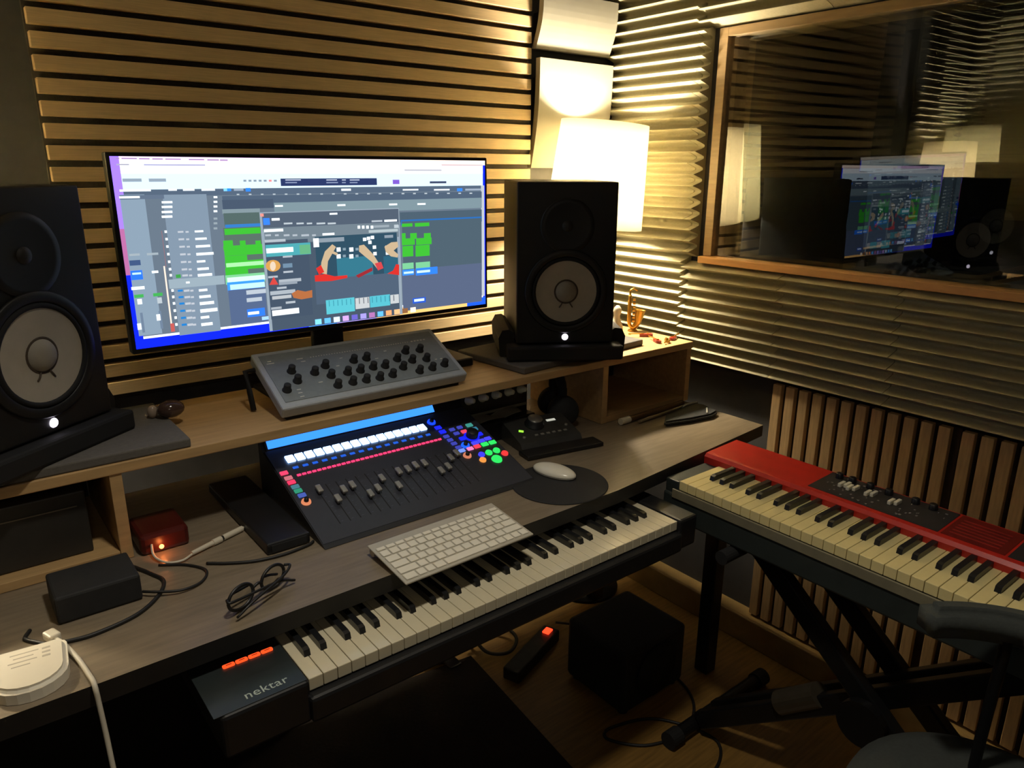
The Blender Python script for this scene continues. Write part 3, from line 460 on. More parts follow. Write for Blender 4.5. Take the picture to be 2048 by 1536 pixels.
obj('meter_dots', bm, m_white, t, True)
bm = B()
for x, y, l in [(0.0275,0.139,0.016),(0.0275,0.146,0.008),(0.092,0.1401,0.014),(0.096,0.130,0.01),(0.104,0.0568,0.009),(0.0519,0.0463,0.009),(0.0509,0.036,0.009),(0.0503,0.0246,0.009),(0.2897,0.1211,0.007),(0.2581,0.1006,0.008),(0.1617,0.0975,0.007),(0.18,0.121,0.007),(0.3948,0.0642,0.006),(0.409,0.0636,0.006)]:
    box(bm, x-l/2, x+l/2, y-0.0012, y+0.0012, 0.0012, 0.0017)
obj('printed_marks', bm, m_white, t, True)
for x in (-0.020, 0.455):
    bm = B(); yA = 0.150; top = CM @ Vector((x, yA, -0.020)); bot = Vector((top.x, top.y-0.03, SH+0.003))
    tube(bm, [CM @ Vector((x+(0.022 if x < 0 else -0.011), yA, -0.020)), top, (top+bot)/2, bot], 0.006, 8, 6, smooth_path=False); obj('stand_leg', bm, m_rub, t)
bm = B(); yy = 1.39; box(bm, 0.520, 0.940, 1.392, 1.412, SH+0.0005, H-0.4815, 0.001); obj('stand_foot', bm, m_rub, t)

# toys and trinkets at the bright corner of the shelf
m_gold = mat('gold_brass', (206, 160, 70), 0.28, metal=0.85, var=0.08)
m_redl = mat('red_lacquer', (140, 40, 28), 0.35)
m_cream = mat('cream_ceramic', (226, 214, 190), 0.35, var=0.03)
def at(x, y, z=0.0): return Vector((x, y, SH+z))
t = thing('saxophone_ornament', 'small golden toy saxophone standing upright at the corner of the shelf', 'ornament', (1.716, 1.565, SH))
bx, by = 1.712, 1.560
bm = B(); lathe(bm, [(0, 0.0005), (0.016, 0.0005), (0.014, 0.005), (0.004, 0.008), (0, 0.008)], 24, Matrix.Translation((bx+0.004, by, SH))); obj('stand_base', bm, m_gold, t)
bm = B(); tube(bm, [at(bx+0.022, by-0.012, 0.066), at(bx+0.019, by-0.01, 0.045), at(bx+0.015, by-0.008, 0.026), at(bx+0.004, by-0.002, 0.013), at(bx-0.007, by+0.004, 0.024), at(bx-0.008, by+0.005, 0.06), at(bx-0.008, by+0.005, 0.115)], lambda s: 0.0165-0.0105*min(1, s*1.6) if s < 0.55 else 0.0062-0.003*(s-0.55), 12, 8); bb = obj('bell_and_body', bm, m_gold, t)
bm = B(); lathe(bm, [(0.0175, -0.002), (0.0195, 0.0), (0.0175, 0.002), (0.012, -0.001)], 20, frame_to(at(bx+0.022, by-0.012, 0.066), (0.15, -0.1, 1)), closed=True); obj('bell_rim', bm, m_gold, bb)
bm = B(); tube(bm, [at(bx-0.008, by+0.005, 0.113), at(bx-0.008, by+0.005, 0.128), at(bx+0.002, by, 0.134), at(bx+0.012, by-0.006, 0.128)], 0.0030, 8, 6); obj('neck', bm, m_gold, t)
bm = B()
for k in range(7):
    z = 0.034+k*0.011; cyl(bm, at(bx-0.002, by-0.002, z), at(bx+0.0035, by-0.008, z), 0.0040, seg=10); 
tube(bm, [at(bx-0.017, by+0.004, 0.03), at(bx-0.017, by+0.004, 0.1)], 0.0013, 6, 2)
obj('keys', bm, m_gold, bb)

def violin(cx, cy, rz, label, big):
    Mv = Matrix.Translation((cx, cy, SH+0.0008)) @ Matrix.Rotation(rz, 4, 'Z')
    t = thing('toy_violin', label, 'ornament', M=Mv, group='tiny red and gold toy instruments')
    s = big; pts = []
    for k in range(28):
        a = 2*math.pi*k/28; r = 0.010+0.0035*math.cos(2*a)
        pts.append((s*(1.5*r*math.cos(a)+(0.002 if math.cos(a) < 0 else 0)), s*r*math.sin(a)*(1.15 if math.cos(a) < 0 else 0.9)))
    bm = B(); prism(bm, pts, 0, 0.007*s); obj('sound_box', bm, m_redl, t, True)
    bm = B(); box(bm, 0.008*s, 0.046*s, -0.0016, 0.0016, 0.0072*s, 0.0096*s); cyl(bm, (0.046*s, 0, 0.008*s), (0.052*s, 0, 0.0085*s), 0.003, 0.002, 8); obj('fingerboard', bm, m_gold, t, True)
    bm = B(); box(bm, -0.004*s, -0.001*s, -0.004*s, 0.004*s, 0.0071*s, 0.0105*s); obj('bridge', bm, m_gold, t, True)
violin(1.690, 1.478, math.radians(150), 'tiny red toy violin lying beside the grey pad, below the saxophone', 1.1)
violin(1.722, 1.402, math.radians(20), 'tiny red toy violin lying at the very front corner of the shelf', 1.0)
violin(1.655, 1.405, math.radians(70), 'tiny red and gold toy violin lying where the grey pad ends', 1.0)
bm = B(); tube(bm, [at(1.650, 1.372, 0.006), at(1.662, 1.380, 0.007), at(1.672, 1.376, 0.006), at(1.684, 1.386, 0.006), at(1.676, 1.392, 0.010)], lambda s: 0.0022+0.004*s*s, 8, 6)
single('toy_trumpet', bm, m_gold, 'tiny golden toy trumpet lying at the front edge of the shelf', 'ornament', (1.665, 1.38, SH))
bm = B(); lathe(bm, [(0, 0), (0.020, 0.0), (0.023, 0.012), (0.019, 0.030), (0.011, 0.045), (0.009, 0.058), (0.012, 0.068), (0.011, 0.080), (0.005, 0.088), (0, 0.089)], 24, Matrix.Translation((1.640, 1.560, SH+0.0005)) @ Matrix.Rotation(0.06, 4, 'Y'))
single('ceramic_figurine', bm, m_cream, 'white pear-shaped ceramic figurine peeping out behind the right-hand loudspeaker', 'ornament', (1.640, 1.560, SH))
# glassy brown trinket on the left pad
t = thing('trinket', 'small brown glassy trinket on the edge of the left foam pad', 'ornament', (0.325, 1.50, PT))
m_amb = mat('amber_glassy', (74, 56, 48), 0.12, var=0.2, scale=40)
bm = B(); ell(bm, (0.330, 1.497, PT+0.017), 0.026, 0.020, 0.0172); obj('bowl', bm, m_amb, t)
bm = B(); ell(bm, (0.300, 1.512, PT+0.013), 0.010, 0.009, 0.013); cyl(bm, (0.312, 1.507, PT+0.015), (0.300, 1.512, PT+0.015), 0.004); obj('stopper', bm, mat('pale_glassy', (170, 150, 130), 0.15), t)

# ================================================================== FADER CONTROLLER
fa = math.atan2(0.35, 1.0)
FM = Matrix.Translation((0.487, 1.170, H-0.674)) @ Matrix.Rotation(fa, 4, 'X')
t = thing('fader_controller', 'black fader console with blue glowing display strip and a row of bright white buttons', 'controller', M=FM)
m_fp = mat('fader_panel', (50, 52, 60), 0.36, var=0.06); m_fpb = mat('fader_body', (26, 27, 30), 0.5)
bm = B()
poly = [(1.166, D+0.0008), (1.166, D+0.0012), (1.1735, D+0.0045), (1.455, H-0.5745), (1.475, H-0.555), (1.480, H-0.553), (1.480, D+0.0008)]
prism(bm, poly, 0.487, 0.994, YZX); obj('body', bm, m_fpb, t)
bm = B(); box(bm, 0.002, 0.505, 0.008, 0.300, 0.0012, 0.0028, 0.0006, seg=1); obj('faceplate', bm, m_fp, t, True)
# display strip leaning up behind the buttons
bm = B(); 
f = bm.faces.new([bm.verts.new(p) for p in ((0.012, 0.3035, 0.004), (0.424, 0.3035, 0.004), (0.424, 0.318, 0.0150), (0.012, 0.318, 0.0150))])
obj('display_strip', bm, emit('display_blue', (50, 126, 255), 1.7), t, True)
bm = B(); poly = [(0.301, 0.0015), (0.3035, 0.0035), (0.3182, 0.0147), (0.3260, 0.0147), (0.326, -0.01), (0.301, -0.01)]
prism(bm, poly, 0.008, 0.428, YZX); obj('display_hood', bm, m_fpb, t, True)
def emit_off(name, c, s): return emit(name, c, s)
m_sq = emit('button_white', (150, 190, 255), 5.0)
for k in range(16):
    x = 0.0412+k*0.02133
    bm = B(); box(bm, x-0.0088, x+0.0088, 0.2475, 0.268, 0.0028, 0.0068, 0.0012); obj('lit_button', bm, m_sq, t, True)
bm = B(); mcol = emit('led_pinkred', (255, 60, 110), 1.3)
for k in range(32):
    x = 0.0383+k*0.01095; box(bm, x-0.0040, x+0.0040, 0.2025, 0.2075, 0.0028, 0.0045)
obj('indicator_row', bm, mcol, t, True)
bm = B()
for k in range(16):
    x = 0.0412+k*0.02133; box(bm, x-0.006, x+0.006, 0.226, 0.233, 0.0028, 0.0046, 0.0008, seg=1)
obj('dim_button_row', bm, emit('led_azure_dim', (38, 92, 210), 1.0), t, True)
def btn(x, y, w, h, c, s=1.0, rnd=False, z=0.0065, ring=False):
    m = emit('led_%d_%d_%d' % c, c, s); bm = B()
    if rnd: lathe(bm, [(w, 0.0028), (w*0.92, z), (0, z)], 20, Matrix.Translation((x, y, 0)), smooth=False)
    else: box(bm, x-w, x+w, y-h, y+h, 0.0028, z, 0.0008, seg=1)
    mats = [m]
    if ring: mats.append(m_fpb); lathe(bm, [(w*0.5, z), (w*0.45, z+0.007), (0, z+0.007)], 16, Matrix.Translation((x, y, 0)), mi=1)
    obj('round_button' if rnd else 'button', bm, mats, t, True)
for (x, y), c in zip([(0.0086,0.2202),(0.0109,0.2028),(0.0114,0.1887),(0.0129,0.1735),(0.0135,0.1602),(0.015,0.1453)], [(255,70,110),(200,110,120),(255,60,100),(70,120,130),(50,140,110),(70,90,170)]):
    btn(x+0.004, y, 0.0078, 0.0050, c)
btn(0.0192, 0.1254, 0.0098, 0, (215,130,90), 1.0, True, ring=True)
BL = (20, 30, 255); DIM = (60, 66, 170)
for (x, y) in [(0.3975,0.2074),(0.3988,0.1927),(0.4002,0.1782),(0.4022,0.1623),(0.4253,0.2259),(0.4273,0.2093),(0.4478,0.227)]: btn(x, y, 0.0070, 0.0046, DIM)
btn(0.4035, 0.1494, 0.0075, 0.005, (120,150,245)); btn(0.4258, 0.1483, 0.0078, 0.005, (235,130,190))
for (x, y) in [(0.3973,0.244),(0.3988,0.2264),(0.4788,0.1877),(0.4302,0.1874)]: btn(x, y, 0.0080, 0.0055, (30,40,250))
for (x, y) in [(0.488,0.1658),(0.4682,0.1641),(0.4488,0.1624)]: btn(x, y, 0.0085, 0.0052, (70,70,240))
btn(0.3941, 0.2692, 0.0105, 0, (25,70,255), 1.2, True, ring=True); btn(0.4225, 0.1635, 0.0105, 0, (30,90,255), 1.2, True, ring=True)
btn(0.449, 0.2092, 0.0075, 0.0052, (225,70,95)); btn(0.4752, 0.2265, 0.0085, 0.0055, (60,140,130)); btn(0.4785, 0.2091, 0.0085, 0.0055, (50,115,140))
btn(0.4463, 0.1494, 0.0082, 0.0055, (245,65,85)); btn(0.4685, 0.1499, 0.0088, 0.0058, (50,230,100)); btn(0.4904, 0.1493, 0.0088, 0.0058, (50,230,100))
btn(0.4057, 0.1301, 0.0100, 0, (200,120,90), 1.0, True, ring=True); btn(0.4393, 0.1207, 0.0080, 0, (65,65,245), 1.0, True); btn(0.4308, 0.1032, 0.0082, 0, (235,150,70), 1.0, True)
btn(0.4598, 0.1203, 0.0088, 0, (50,230,100), 1.0, True); btn(0.482, 0.1205, 0.0088, 0, (50,230,100), 1.0, True); btn(0.4945, 0.1044, 0.0085, 0, (240,60,60), 1.0, True)
btn(0.464, 0.0939, 0.0130, 0, (50,230,100), 1.0, True)
bm = B(); lathe(bm, [(0.019, 0.0028), (0.018, 0.0045), (0.0145, 0.0045)], 32, Matrix.Translation((0.4568, 0.1879, 0))); jr = obj('jog_ring_light', bm, emit('led_20_30_255', BL, 1.2), t, True)
bm = B(); lathe(bm, [(0.0145, 0.0028), (0.0138, 0.018), (0.012, 0.020), (0, 0.020)], 28, Matrix.Translation((0.4568, 0.1879, 0))); obj('jog_knob', bm, m_fpb, jr, True)
CAPS = [0.1509,0.1114,0.1317,0.1373,0.1002,0.1093,0.1336,0.1004,0.1399,0.1392,0.1442,0.1436,0.1079,0.1143,0.1383,0.1471]
CX = sorted([0.0535,0.0787,0.0998,0.1224,0.146,0.1661,0.1877,0.2123,0.2306,0.2523,0.2948,0.3176,0.2771,0.3427,0.3599,0.3817])
m_cap2 = mat('fader_cap', (150, 148, 142), 0.35, metal=0.3)
m_slot = mat('fader_slot', (10, 10, 11), 0.7); m_scale = mat('scale_print', (84, 90, 104), 0.6)
for k in range(16):
    x = 0.0535+k*0.02185; y = CAPS[k]-0.008
    bm = B(); box(bm, x-0.0055, x+0.0055, y-0.0105, y+0.0105, 0.0090, 0.0150, 0.002); box(bm, x-0.002, x+0.002, y-0.006, y+0.006, 0.0015, 0.0095)
    obj('fader_cap', bm, m_cap2, t, True)
bm = B()
for k in range(16):
    x = 0.0535+k*0.02185; box(bm, x-0.0010, x+0.0010, 0.045, 0.160, 0.0026, 0.0030)
obj('fader_slots', bm, m_slot, t, True)
bm = B()
for k in range(16):
    for j in range(8):
        x = 0.0535+k*0.02185; y = 0.05+j*0.015; box(bm, x+0.0045, x+0.0085, y, y+0.001, 0.0027, 0.0030)
obj('scale_marks', bm, m_scale, t, True)

# black box tucked beside it on the desk
bm = B(); box(bm, 0.396, 0.478, 1.208, 1.55, D+0.0005, D+0.022, 0.004, mi=0); box(bm, 0.404, 0.470, 1.2065, 1.2085, D+0.005, D+0.018, mi=1)
single('processor_box', bm, [m_black, m_blackm], 'flat black box on the desk against the left side of the lit fader console', 'box', (0.43, 1.38, D))

# preamp with five pale knobs behind it
t = thing('preamp', 'black preamp with five pale pointed knobs in the gap under the shelf', 'preamp', (1.12, 1.50, D))
bm = B(); box(bm, 0.998, 1.215, 1.470, 1.63, D+0.0005, H-0.520, 0.003); obj('case', bm, m_black, t)
m_kn = mat('pale_knob', (240, 234, 214), 0.35)
for k in range(5):
    x = 1.022+k*0.0420; bm = B()
    lathe(bm, [(0.0125, 0), (0.0125, 0.004), (0.0095, 0.006), (0.0065, 0.022), (0, 0.0225)], 20, frame_to((x, 1.470, H-0.5655), (0, -1, 0.15))); obj('knob', bm, m_kn, t)
bm = B(); box(bm, 1.0, 1.213, 1.4685, 1.4705, H-0.613, H-0.606); obj('trim_strip', bm, mat('grey_trim', (130, 126, 112), 0.5), t)

# crumpled pale papers in front of the preamp
def sheet(pts_fn, nx, ny):
    bm = B(); g = [[bm.verts.new(pts_fn(i/nx, j/ny)) for i in range(nx+1)] for j in range(ny+1)]
    for j in range(ny):
        for i in range(nx):
            f = bm.faces.new((g[j][i], g[j][i+1], g[j+1][i+1], g[j+1][i])); f.smooth = True
    bmesh.ops.solidify(bm, geom=bm.faces[:], thickness=0.0012); return bm
m_paper = mat('pale_paper', (176, 168, 150), 0.8, var=0.05)
bm = B(); box(bm, 1.002, 1.205, 1.424, 1.467, D+0.0006, D+0.052, 0.003)
single('patch_box', bm, m_black, 'low black box on the desk right under the front of the five-knob preamp', 'box', (1.10, 1.445, D))
bm = sheet(lambda u, v: (1.010+0.150*u+0.02*v, 1.4245+0.040*v, D+0.0555+0.012*abs(math.sin(5.1*u+1.2*v))*(0.4+0.6*v)+0.004*u), 24, 8)
single('paper_sheet', bm, m_paper, 'crumpled pale paper lying just below the five knobs of the black preamp', 'paper', (1.09, 1.44, D))

# audio interface
IM = Matrix.Translation((1.161, 1.305, D)) @ Matrix.Rotation(math.radians(-10), 4, 'Z')
t = thing('audio_interface', 'dark grey desktop audio interface with a round knob and a small green light', 'audio interface', M=IM)
m_if = mat('interface_metal', (66, 66, 64), 0.38, metal=0.3)
bm = B(); prism(bm, [(0, 0.0008), (-0.004, 0.010), (0.004, 0.022), (0.014, 0.025), (0.105, 0.050), (0.110, 0.046), (0.110, 0.0008)], -0.088, 0.088, YZX); obj('case', bm, m_if, t, True)
ia = math.atan2(0.025, 0.091)
IP = lambda x, y, z=0.0: Matrix.Translation((x, 0.014, 0.025)) @ Matrix.Rotation(ia, 4, 'X') @ Matrix.Translation((0, y, z))
bm = B(); lathe(bm, [(0.026, 0), (0.026, 0.003), (0.0225, 0.005), (0.021, 0.017), (0.019, 0.019), (0, 0.019)], 36, IP(-0.012, 0.058)); vk = obj('volume_knob', bm, m_fpb, t, True)
bm = B(); lathe(bm, [(0.0192, 0.0192), (0.0187, 0.0202), (0, 0.0202)], 36, IP(-0.012, 0.058)); obj('knob_top', bm, mat('knob_silver', (160, 158, 150), 0.3, metal=0.7), vk, True)
bm = B(); box(bm, -0.006, 0.006, -0.0035, 0.0035, 0, 0.001, M=IP(-0.060, 0.040) @ Matrix.Rotation(-0.5, 4, 'Z')); obj('green_light', bm, emit('led_green_y', (150, 255, 60), 1.5), t, True)
bm = B(); box(bm, -0.013, 0.013, -0.004, 0.004, 0, 0.001, M=IP(0.042, 0.066)); obj('small_display', bm, emit('led_pale', (190, 190, 175), 0.9), t, True)
bm = B()
for k in range(6): box(bm, -0.0045, 0.0045, -0.003, 0.003, 0, 0.002, M=IP(-0.030+k*0.017, 0.013))
for x, y in ((-0.066, 0.012), (0.070, 0.034)): lathe(bm, [(0.004, 0), (0.004, 0.003), (0, 0.003)], 12, IP(x, y))
obj('buttons', bm, mat('button_grey', (130, 128, 120), 0.5), t, True)
# black tray under its front, and its cable
bm = B(); box(bm, -0.10, 0.12, -0.055, -0.006, 0.0008, 0.012, 0.003, M=IM)
single('cable_adapter', bm, m_black, 'flat black adapter lying in front of the audio interface', 'adapter', (1.15, 1.27, D))

# headphones leaning on the inner shelf support
t = thing('headphones', 'black closed headphones standing on the desk against the inner shelf support', 'headphones', (1.32, 1.44, D))
for x, y, d in ((1.285, 1.405, (-0.55, -0.8, 0.25)), (1.318, 1.480, (0.3, 0.9, 0.1))):
    bm = B(); Mx = frame_to((x, y, D+0.046), d); lathe(bm, [(0.0, -0.012), (0.034, -0.012), (0.040, 0.0), (0.043, 0.012), (0.036, 0.024), (0.0, 0.026)], 28, Mx); obj('ear_cup', bm, m_blackm, t)
bm = B(); tube(bm, [(1.290, 1.413, D+0.075), (1.284, 1.406, D+0.105), (1.289, 1.420, D+0.128), (1.301, 1.445, D+0.136), (1.313, 1.470, D+0.128), (1.319, 1.484, D+0.105), (1.316, 1.476, D+0.07)], 0.0125, 10, 8); obj('headband', bm, m_rub, t)

# pencil-like rod and dark pouch on the right end of the desk
bm = B(); cyl(bm, (1.455, 1.318, D+0.010), (1.690, 1.325, D+0.010), 0.0085, 0.0085, 18, 0); cyl(bm, (1.420, 1.317, D+0.010), (1.455, 1.318, D+0.010), 0.0095, 0.0095, 18, 1)
single('wooden_flute', bm, [mat('brown_wood', (92, 66, 40), 0.4), mat('pale_tip', (214, 208, 186), 0.4)], 'slim brown wooden pipe with a pale tip lying in front of the right shelf box', 'pipe', (1.55, 1.32, D))
bm = B(); cyl(bm, (1.470, 1.293, D+0.007), (1.705, 1.309, D+0.007), 0.0042, 0.0042, 12)
single('metal_rod', bm, mat('silver_rod', (190, 184, 168), 0.3, metal=0.8), 'thin silver rod lying along the near side of the brown pipe', 'rod', (1.59, 1.30, D))
t = thing('pouch', 'flat black pouch with a pale zip at the right end of the desk', 'pouch', (1.64, 1.25, D))
bm = B(); prism(bm, [(1.50, 1.232), (1.585, 1.208), (1.660, 1.196), (1.700, 1.205), (1.716, 1.262), (1.710, 1.292), (1.640, 1.287), (1.560, 1.276)], D+0.0008, D+0.016)
bmesh.ops.bevel(bm, geom=[e for e in bm.edges if e.calc_face_angle(0) > 0.9], offset=0.005, segments=2, affect='EDGES'); obj('pouch_body', bm, m_blackm, t)
bm = B(); tube(bm, [(1.652, 1.206, D+0.0165), (1.672, 1.222, D+0.017), (1.690, 1.236, D+0.0165)], 0.0028, 6, 4); tube(bm, [(1.712, 1.288, D+0.0165), (1.665, 1.289, D+0.019), (1.640, 1.284, D+0.0165)], 0.0035, 6, 4); obj('zip_edge', bm, mat('pale_zip', (160, 158, 150), 0.4), t)

# ================================================================== COMPUTER KEYBOARD, MOUSE, MOUSE MAT
kz = math.radians(7.0)
KM = Matrix.Translation((0.5405, 0.9665, H-0.669)) @ Matrix.Rotation(math.radians(1.2), 4, 'Z') @ Matrix.Rotation(kz, 4, 'X')
t = thing('computer_keyboard', 'slim white computer keyboard lying across the desk edge above the piano keys', 'keyboard', M=KM)
m_kb = mat('keyboard_alu', (184, 178, 162), 0.4, metal=0.15, var=0.04); m_key = mat('keyboard_white', (226, 220, 202), 0.5, var=0.03)
KW, KD = 0.283, 0.132
bm = B(); box(bm, 0, KW, 0, KD, -0.0035, 0.0, 0.0015); obj('case', bm, m_kb, t, True)
bm = B(); cyl(bm, (0.004, KD-0.010, -0.0105), (KW-0.004, KD-0.010, -0.0105), 0.0085, seg=20); obj('battery_tube', bm, m_kb, t, True)
rows = [(0.006, 0.0165, [1.45, 1.0, 1.0, 1.25, 5.2, 1.25, 1.0, 1.0, 1.0, 1.0]),
        (0.0255, 0.0165, [2.1]+[1]*10+[2.1]), (0.0450, 0.0165, [1.7]+[1]*11+[1.5]), (0.0645, 0.0165, [1.4]+[1]*12+[0.9]),
        (0.0840, 0.0165, [1]*13+[1.4]), (0.1035, 0.0090, [1.07]*14)]
for y, hgt, ws in rows:
    tot = sum(ws); u = (KW-0.010)/tot; x = 0.005
    for wd in ws:
        bm = B(); box(bm, x+0.0014, x+wd*u-0.0014, y+0.0012, y+hgt+0.0008, 0.0, 0.0022, 0.0009, seg=1); obj('key', bm, m_key, t, True); x += wd*u

bm = B(); lathe(bm, [(0, 0.0006), (0.107, 0.0006), (0.108, 0.002), (0.107, 0.0036), (0, 0.0036)], 64, Matrix.Translation((1.025, 1.124, D)), smooth=False)
single('mouse_mat', bm, m_blackm, 'round black mouse mat on the desk, slightly over its front edge', 'mouse mat', (1.025, 1.124, D))
MM = Matrix.Translation((1.048, 1.168, D+0.0038)) @ Matrix.Rotation(math.radians(14), 4, 'Z')
t = thing('computer_mouse', 'white computer mouse on the round black mat', 'mouse', M=MM)
bm = B(); ell(bm, (0, 0, 0.006), 0.0285, 0.0565, 0.0165, seg=32)
for v in bm.verts:
    if v.co.z < 0.006: v.co.z = max(v.co.z, 0.004); 
obj('shell', bm, mat('mouse_white', (222, 216, 198), 0.25, var=0.02), t, True)
bm = B(); lathe(bm, [(0.0, 0.0), (0.94, 0.0), (1.0, 0.5), (0.98, 1), (0, 1)], 32, Matrix.Diagonal((0.0282, 0.056, 0.0055, 1))); obj('base', bm, mat('mouse_grey', (150, 146, 138), 0.4), t, True)

# ================================================================== MIDI PIANO KEYBOARD
KT = H-0.735                   # top of the white keys
t = thing('midi_keyboard', 'black 61-key piano keyboard under the desk edge with four orange lit buttons', 'keyboard', (0.72, 1.0, KT-0.08))
m_wk = mat('white_key', (218, 208, 178), 0.16, var=0.02, spec=0.6); m_bk = mat('black_key', (26, 27, 29), 0.35, var=0.05)
m_kbody = mat('piano_body', (30, 30, 31), 0.38, var=0.1)
bm = B()
box(bm, 0.214, 0.3435, 0.912, 1.20, KT-0.068, KT+0.004, 0.006); box(bm, 1.1895, 1.246, 0.912, 1.20, KT-0.068, KT+0.004, 0.006)
box(bm, 0.340, 1.192, 0.905, 1.20, KT-0.068, KT-0.024, 0.006); box(bm, 0.340, 1.192, 1.068, 1.20, KT-0.03, KT+0.004, 0.003)
obj('body', bm, m_kbody, t)
bm = B(); box(bm, 0.205, 0.3405, 0.9165, 1.06, KT+0.0042, KT+0.0052, 0.0004, seg=1); cp = obj('control_panel', bm, mat('panel_grey', (40, 46, 46), 0.35), t)
px0, pw = 0.3443, 0.8448/36
def white_keys(t, axis_fn, n, start, tot):
    pass
for k in range(36):
    bm = B(); x = px0+k*pw
    box(bm, x+0.0005, x+pw-0.0005, 0.9215, 1.067, KT-0.021, KT, 0.0012, seg=2); obj('white_key', bm, m_wk, t)
def black_bm(L, W, Ht):
    b_ = B(); prism(b_, [(0, 0), (0.003, 0.0105), (0.010, Ht), (L, Ht), (L, 0)], -W/2, W/2, YZX); return b_
for o in range(5):
    for j in (0, 1, 3, 4, 5):
        x = px0+(o*7+j+1)*pw+{0: -0.002, 1: 0.002, 3: -0.003, 4: 0, 5: 0.003}[j]
        bm = black_bm(0.093, 0.0105, 0.0125); bm.transform(Matrix.Translation((x, 0.974, KT-0.0005))); obj('black_key', bm, m_bk, t)
m_or = emit('button_orange', (255, 82, 34), 1.15)
a0, b0 = Vector((0.250, 1.0175, 0)), Vector((0.330, 1.0175, 0))
for k in range(4):
    x = 0.2495+k*0.0197; bm = B(); box(bm, x, x+0.0182, 1.0135, 1.0225, KT+0.0050, KT+0.0085, 0.0025); obj('lit_button', bm, m_or, cp)
bm = B()
for k in range(4):
    x = 0.2495+k*0.0197; box(bm, x+0.005, x+0.0135, 1.0168, 1.0182, KT+0.0085, KT+0.0087)
obj('button_marks', bm, mat('dark_red_print', (150, 20, 8), 0.5), cp)
def text_bm(s, size, M):
    cu = bpy.data.curves.new('txt', 'FONT'); cu.body = s; cu.size = size; cu.extrude = 0.0003; cu.space_character = 1.05
    to = bpy.data.objects.new('txt', cu); C.objects.link(to); bpy.context.view_layer.update()
    me = bpy.data.meshes.new_from_object(to.evaluated_get(bpy.context.evaluated_depsgraph_get()))
    bm = B(); bm.from_mesh(me); bm.transform(M); bpy.data.objects.remove(to); bpy.data.curves.remove(cu); bpy.data.meshes.remove(me); return bm
bm = text_bm('nektar', 0.0235, Matrix.Translation((0.2535, 0.9285, KT+0.0054))); obj('lettering', bm, mat('silver_print', (170, 182, 174), 0.4), cp)
# the tray that carries it
t = thing('keyboard_tray', 'dark pull-out tray under the desk carrying the black piano keyboard', 'tray', (0.72, 1.1, KT-0.083))
bm = B(); box(bm, 0.26, 1.30, 1.03, 1.34, KT-0.083, KT-0.0685, 0.002); obj('tray_board', bm, m_edge, t)
for x in (0.262, 1.278):
    bm = B(); box(bm, x, x+0.020, 1.21, 1.34, KT-0.068, D-0.0325); obj('bracket', bm, m_metal, t)

# ================================================================== RED STAGE KEYBOARD AND ITS STAND
RT = H-0.687
t = thing('stage_keyboard', 'red stage keyboard with white keys coloured lamplight yellow on the stand along the slatted wall', 'keyboard', (1.41, 0.5, RT-0.1))
m_rd = mat('red_metal', (178, 38, 30), 0.32, var=0.06); m_rd2 = mat('dark_red_panel', (104, 22, 20), 0.4)
m_slip = mat('key_slip', (120, 114, 92), 0.5); m_nb = mat('keybed_dark', (44, 50, 48), 0.45); m_yk = mat('lamplit_key', (222, 206, 148), 0.22, var=0.03)  # key colour holds the yellow of the warm lamp light
m_knobp = mat('dark_panel', (42, 40, 42), 0.5, var=0.15, scale=60)
ye, y0 = 0.990, -0.022
bm = B(); box(bm, 1.268, 1.540, y0-0.03, ye+0.040, RT-0.098, RT-0.034, 0.005); box(bm, 1.275, 1.42, ye+0.001, ye+0.040, RT-0.036, RT-0.004, 0.003); box(bm, 1.275, 1.42, y0-0.03, y0-0.001, RT-0.036, RT-0.004, 0.003)
obj('keybed', bm, m_nb, t)
bm = B(); box(bm, 1.2645, 1.2695, y0-0.03, ye+0.012, RT-0.042, RT-0.0205, 0.001); obj('key_slip', bm, m_slip, t)
bm = B(); prism(bm, [(1.419, RT-0.034), (1.417, RT+0.013), (1.424, RT+0.020), (1.432, RT+0.021), (1.545, RT+0.026), (1.549, RT+0.020), (1.549, RT-0.09), (1.541, RT-0.098), (1.541, RT-0.034)], y0-0.03, ye+0.042, XZY); obj('red_top', bm, m_rd, t)
kw = (ye-y0)/43
for k in range(43):
    y = ye-k*kw; bm = B(); box(bm, 1.2735, 1.4185, y-kw+0.0005, y-0.0005, RT-0.022, RT, 0.0012); obj('white_key', bm, m_yk, t)
order = 'E F G A B C D'.split()
for k in range(43):
    nm = 'EFGABCD'[k % 7]
    if nm in 'FGACD' and k < 42:
        y = ye-(k+1)*kw+{'F': 0.003, 'G': 0, 'A': -0.003, 'C': 0.002, 'D': -0.002}[nm]
        bm = B(); prism(bm, [(0, 0), (0.003, 0.0105), (0.010, 0.0125), (0.084, 0.0125), (0.084, 0)], -0.0053, 0.0053, XZY); bm.transform(Matrix.Translation((1.3325, y, RT-0.0005))); obj('black_key', bm, m_bk, t)
Rz = lambda x: RT+0.021+(x-1.432)*0.0443
def slab(y0_, y1_, m, name, x0=1.437, x1=1.540, h=0.0012):
    bm = B(); prism(bm, [(x0, Rz(x0)-0.0004), (x1, Rz(x1)-0.0004), (x1, Rz(x1)+h), (x0, Rz(x0)+h)], y0_, y1_, XZY); obj(name, bm, m, t)
slab(0.500, 0.770, m_knobp, 'drawbar_panel'); slab(0.385, 0.495, m_rd2, 'red_panel'); slab(-0.03, 0.380, m_knobp, 'effects_panel')
random.seed(3)
m_kn2 = mat('small_knob', (22, 22, 24), 0.4); m_but = mat('pale_button', (222, 216, 196), 0.5); m_prn = mat('panel_print', (128, 122, 122), 0.6)
